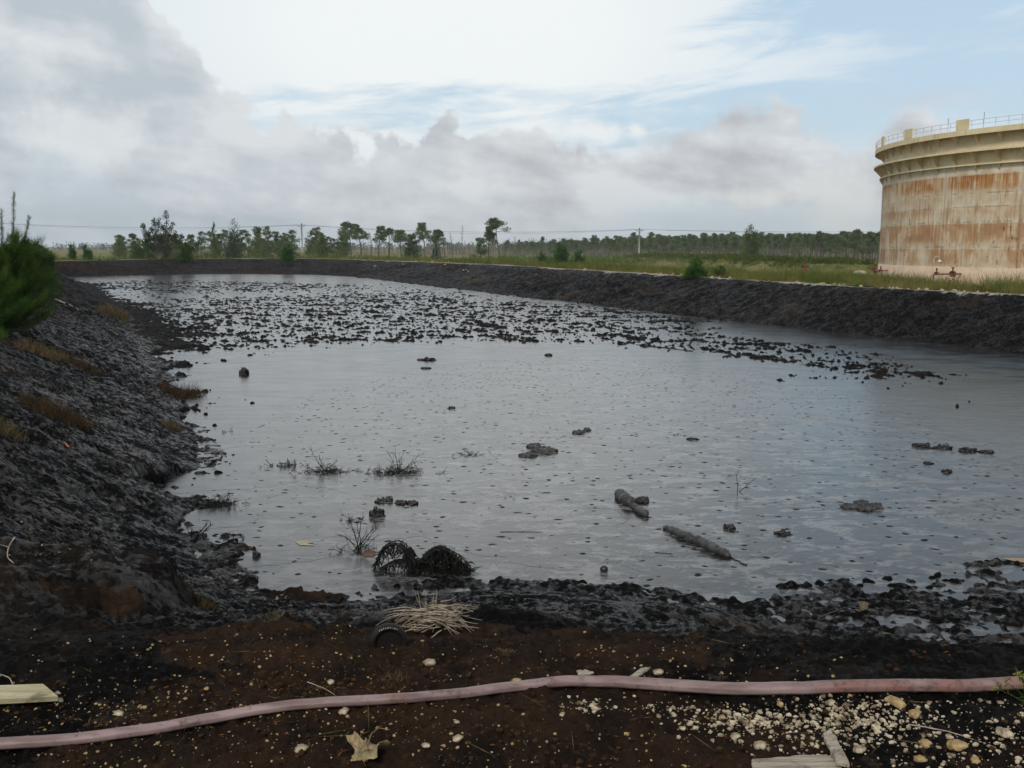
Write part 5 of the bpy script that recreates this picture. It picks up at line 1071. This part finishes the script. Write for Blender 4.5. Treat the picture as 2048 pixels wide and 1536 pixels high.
# the big drooping bush: arches hung with fronds
q_, s_ = pxm(822, 1140); db = empty('drooping_bush', q_, label='large black drooping bush with two arched humps of hanging fronds near the near shore', cat='dead bush')
mb_ = MB(); fb = MB()
def ax(px, py): return np.array([(px - 822) * s_, 0, (1140 - py) * s_ * .78])
arches = [[(748, 1146), (758, 1105), (774, 1082), (795, 1074), (812, 1085), (822, 1112), (826, 1135)], [(826, 1135), (822, 1100), (819, 1083)], [(835, 1130), (852, 1100), (875, 1084), (895, 1090), (915, 1112), (932, 1140)], [(835, 1128), (862, 1104), (890, 1108), (915, 1140), (925, 1160)], [(760, 1140), (790, 1120), (825, 1118), (860, 1118), (905, 1135)], [(840, 1125), (870, 1092), (905, 1102), (935, 1128)]]
for ar in arches:
    for rep in range(3):
        P_ = np.array([ax(*a) for a in ar]) + np.array([0, rng.normal() * .07, 0]); sP = crom(P_, np.linspace(0, len(P_) - 1, 22)); sP[:, 1] += .04 * np.sin(np.linspace(0, 3, 22) * rng.uniform(.5, 2)); sP[:, 2] = np.maximum(sP[:, 2], -.01)
        mb_.add(*tube(sP, np.linspace(.009, .004, 22), 5))
        for _ in range(42):
            k_ = rng.integers(2, 21); L = min(rng.uniform(.05, .22), sP[k_, 2] + .02)
            if L < .02: continue
            pt = sP[k_]; f_ = lim(pt + rng.normal(size=3) * [.01, .02, .008], (rng.normal() * .45, rng.normal() * .4, -.8), L, 4, .22); fb.add(*tube(f_, [.004, .006, .005, .0035, .0015], 3, False))
for _ in range(60):
    x_ = rng.uniform(745, 940); b_ = ax(x_, 1140 - 60 * abs(math.sin((x_ - 745) / 195 * 2 * math.pi)) * rng.random()) + np.array([0, rng.normal() * .06, 0]); fb.add(*tube(lim(b_, (rng.normal(), rng.normal() * .5, rng.uniform(-.6, .9)), rng.uniform(.05, .16), 5, .3, -.06), [.004, .004, .003, .003, .002, .001], 3, False))
for _ in range(260):
    x_ = rng.uniform(840, 935); b_ = ax(x_, 1140) * [1, 0, 0] + np.array([0, rng.normal() * .08 - .1 * (x_ - 840) / 95, 0]); fb.add(*tube(lim(b_, (rng.normal() * .6 + .3, -.3, rng.uniform(.1, .9)), rng.uniform(.05, .16), 4, .25, -.12), [.005, .005, .004, .003, .002], 3, False))
mb_.obj('stems', MTWIG, db); fb.obj('fronds', MTWIG, db)
# pale branch heap
q_ = hit(868, 1268); MSTR = simple('bleached_twigs', (.30, .24, .17), .9, .3, 20, col2=(.46, .40, .32), spec=.15); s_ = np.linalg.norm(q_ - [0, 0, EYE]) / 2000.
mb_ = MB()
for _ in range(120):
    a = rng.choice([rng.normal(3.3, .35), rng.normal(-.35, .35), rng.normal(1.5, .8)]); L = rng.uniform(.25, 1.0) * 100 * s_ * (1 if rng.random() < .8 else .5)
    st = np.array([rng.normal() * .03, rng.normal() * .05, rng.uniform(.05, .15)]); P = lim(st, (math.cos(a), .4 * math.sin(a), -.05), L, 8, .13, -.035); g_ = HG(P[:, 0] + q_[0], P[:, 1] + q_[1]) - q_[2]; P[:, 2] = np.maximum(P[:, 2], g_ + .008 + rng.random() * .02); mb_.add(*tube(P, np.linspace(.0035, .0012, 9), 4, False))
    if rng.random() < .5: P2 = lim(P[4], P[5] - P[3] + rng.normal(size=3) * .05, L * .35, 4, .2, -.02); P2[:, 2] = np.maximum(P2[:, 2], HG(P2[:, 0] + q_[0], P2[:, 1] + q_[1]) - q_[2] + .008); mb_.add(*tube(P2, [.002, .002, .0015, .0012, .001], 3, False))
for _ in range(9): mb_.add(*tube(lim((rng.normal() * .02 - .02, .02, .1), (rng.normal() * .18, 0, 1), rng.uniform(.07, .14), 4, .08), [.003, .0028, .0022, .0018, .0012], 4, False))
o = mb_.obj('branch_heap', MSTR); o.location = q_; tag(o, 'heap of bleached straw-coloured branches on the near shore', 'branches')
# dry grass tufts on the banks
def tuft(px, py, wpx, hpx, label, m_=700, matx=None):
    q_ = hit(px, py); s_ = np.linalg.norm(q_ - [0, 0, EYE]) / 2000.; W_ = wpx * s_; rr4 = rng.random(m_) ** .7 * .5 * W_; ta = rng.uniform(0, 6.283, m_); x = rr4 * np.cos(ta); y = rr4 * np.sin(ta) * .8; z = HG(x + q_[0], y + q_[1]) - q_[2]
    D = np.stack([rng.normal(size=m_) * .55 + .1, rng.normal(size=m_) * .45, np.full(m_, .8)], -1); D = D / np.linalg.norm(D, axis=1)[:, None] * (hpx * s_ * rng.uniform(.4, 1.1, m_))[:, None]
    mb_ = MB(); mb_.add(*blades(np.stack([x, y, z - .005], -1), D, .0016 + .00022 * np.hypot(q_[0], q_[1]))); o = mb_.obj('dry_tuft', matx or MTUF, None, False); o.location = q_; return tag(o, label, 'grass tuft')
tuft(228, 632, 55, 22, 'pale reddish dry tuft high on the far part of the left bank'); tuft(358, 792, 95, 26, 'low brown dry mat at the shore of the left bank', matx=MTUFD); tuft(85, 712, 90, 26, 'straw tuft below the large casuarina on the left bank')
tuft(112, 832, 120, 34, 'wide brown dry tuft in the middle of the left bank', matx=MTUFD, m_=1100); tuft(342, 858, 34, 20, 'small brown dry tuft right above the shore at left', 260); tuft(160, 735, 80, 22, 'thin streak of straw lying down the left bank', 300, MTUFD)
tuft(15, 865, 60, 26, 'dry tuft at the left edge of the picture', 300); tuft(400, 1205, 60, 24, 'brown dry tuft beside the black folded liner', 350, MTUFD); tuft(545, 1232, 70, 14, 'sparse straw wisps on the brown soil by the near shore', 120); tuft(1385, 1280, 70, 24, 'sparse brown dry tuft in the black mud right of centre', 260, MTUFD)
tuft(785, 1362, 60, 22, 'tiny sprig of dry orange grass on the soil above the hose', 70); tuft(1010, 1305, 36, 10, 'low ochre moss-like tuft on the soil in mid-picture', 300); tuft(620, 1385, 90, 14, 'matted brown roots just above the hose at left', 160, MTUFD); tuft(950, 565, 30, 9, 'pale dry tuft on the slope of the right bank', 150); tuft(1138, 596, 26, 8, 'faint pale tuft low on the slope of the right bank', 120, MTUFD)
# sticks
def stick(pts, r, matx, label, up=.01, name='stick'):
    P = hits(pts); P[:, 2] = np.maximum(P[:, 2], PZ) + up; P = crom(P, np.linspace(0, len(P) - 1, 14)); P[:, 2] += .2 * r * perlin(np.arange(14) * .6, np.zeros(14), 5); mb_ = MB(); c0 = P[0].copy(); mb_.add(*tube(P - c0, np.linspace(r, r * .5, 14), 6)); o = mb_.obj(name, matx); o.location = c0; return tag(o, label, 'stick')
stick([(30, 1080), (18, 1100), (16, 1120), (28, 1132)], .006, MSTR, 'curved bleached stick near the left edge on the black spur', .02)
stick([(18, 1100), (-10, 1092)], .004, MSTR, 'thin bleached twig branching off the curved stick at the left edge', .02); stick([(0, 1355), (20, 1363), (28, 1385)], .003, MSTR, 'short pale curved twig above the pale board', .012)
stick([(60, 1045), (140, 1085), (235, 1145)], .005, MTWIG, 'long thin dark stick running down the left bank'); stick([(290, 895), (330, 908), (365, 925)], .008, MTWIG, 'dark stick half in the mud of the left bank')
stick([(615, 1368), (650, 1382), (672, 1396)], .002, MSTR, 'short pale straw lying above the hose left of centre', .008); stick([(110, 600), (140, 612), (158, 622)], .02, MSTR, 'pale stick lying on the left bank right of the casuarina', .04)
stick([(1000, 1064), (1050, 1064), (1085, 1064)], .004, MTAR, 'straight thin tarred line floating left of the nearer boom', .002); stick([(1310, 1105), (1345, 1108)], .005, MTAR, 'short tarred sliver floating between ball and boom', .002)
stick([(1820, 1455), (1900, 1470), (1990, 1500)], .0025, MSTR, 'thin straw stalk lying in the gravel at lower right', .01); stick([(1280, 690), (1340, 697), (1385, 703)], .03, MTAR, 'long black tarred streak at the edge of the clump field', .0)
stick([(1140, 1205), (1170, 1195), (1200, 1208)], .004, MTWIG, 'thin arched black twig on the near shore, centre', .02); stick([(1640, 1237), (1690, 1218), (1718, 1218)], .007, MTAR, 'thick black stick pointing at the tin can', .01)
# weed with small yellow-green flowers at the right edge
q_ = hit(2062, 1425); wd = empty('weed', q_, label='leafy weed with yellow-green flower heads reaching in at the right edge', cat='weed'); mb_ = MB(); fl = MB()
for tx, ty_ in ((2028, 1342), (2040, 1352), (2012, 1364), (2046, 1372), (2060, 1360), (1992, 1378), (2050, 1395), (2030, 1430), (2075, 1380)):
    d_ = ray(tx, ty_); t_ = q_[1] / d_[1]; e_ = np.array([d_[0] * t_, q_[1], EYE + d_[2] * t_]) - q_; e_[1] += rng.normal() * .03; P_ = np.array([[0, 0, 0], e_ * .5 + [.01, 0, .01], e_]); S_ = crom(P_, np.linspace(0, 2, 10)); mb_.add(*tube(S_, np.linspace(.0022, .001, 10), 4, False))
    kk = S_[rng.integers(3, 10, 16)]; mb_.add(*leaves(kk, rng.normal(size=(16, 3)) * .014 + [0, 0, .006], .0028)); kk = np.repeat(S_[-1:], 22, 0) + rng.normal(size=(22, 3)) * .004; fl.add(*leaves(kk, rng.normal(size=(22, 3)) * .007, .002))
mb_.obj('stems', leafmat('weed_green', (.04, .08, .015), (.09, .14, .03), 0, .3, 30), wd, False); fl.obj('flowers', leafmat('weed_flower', (.22, .26, .05), (.35, .36, .08), 0, .3, 30), wd, False)
# black folded liner over the edge of the spur
MLIN = simple('black_liner', (.006, .0055, .005), .7, .3, 4, col2=(.012, .010, .009), bmp=.9, bscale=14, spec=.12)
A_ = np.array([atY(230, 1112, 7.15), atY(268, 1103, 7.1), atY(298, 1099, 7.05), atY(322, 1115, 6.98), atY(350, 1150, 6.9), atY(374, 1195, 6.8), atY(388, 1238, 6.72), atY(396, 1262, 6.66)]); C_ = crom(A_, np.linspace(0, len(A_) - 1, 90)); mb_ = MB()
Tg = np.gradient(C_, axis=0); Tg /= np.linalg.norm(Tg, axis=1)[:, None]; V_ = []
for i_ in range(90):
    sd2 = np.cross(Tg[i_], [0, 0, 1]); sd2 /= np.linalg.norm(sd2); wd_ = .050 * (1 + .3 * math.sin(i_ * .35)) ; 
    for j_, (a, z) in enumerate(((-1.6, -.30), (-1.1, -.09), (-.5, -.012), (-.15, .002), (.15, .0), (.45, -.03), (.8, -.12), (1.15, -.35))):
        xx, yy = C_[i_, 0] - sd2[0] * 0 + sd2[0] * a * wd_, C_[i_, 1] + sd2[1] * a * wd_; V_.append([xx, yy, C_[i_, 2] + z + .016 * perlin(np.array([i_ * .22 + j_ * .7]), np.array([j_ * .9]), 77)[0]])
i = np.arange(89)[:, None] * 8; j = np.arange(7)[None]; mb_.add(V_, [np.stack([i + j, i + j + 1, i + 8 + j + 1, i + 8 + j], -1).reshape(-1, 4)]); o = mb_.obj('liner', MLIN); tag(o, 'black folded sheet liner draped over the edge of the dark spur at left', 'liner'); so_ = o.modifiers.new('thickness', 'SOLIDIFY'); so_.thickness = .006

# air: pale even haze between the camera and the far trees
HZ, k = mat('haze'); k.n.remove(k.P); v_ = k.new('ShaderNodeVolumePrincipled', {'Color': (.85, .90, .95), 'Density': .00030, 'Anisotropy': .2}); k.l.new(v_.outputs[0], k.O.inputs['Volume'])
mb_ = MB(); mb_.add(*box((0, 600, 17.0), (2600, 1500, 42))); tag(mb_.obj('haze', HZ, None, False), kind='stuff')
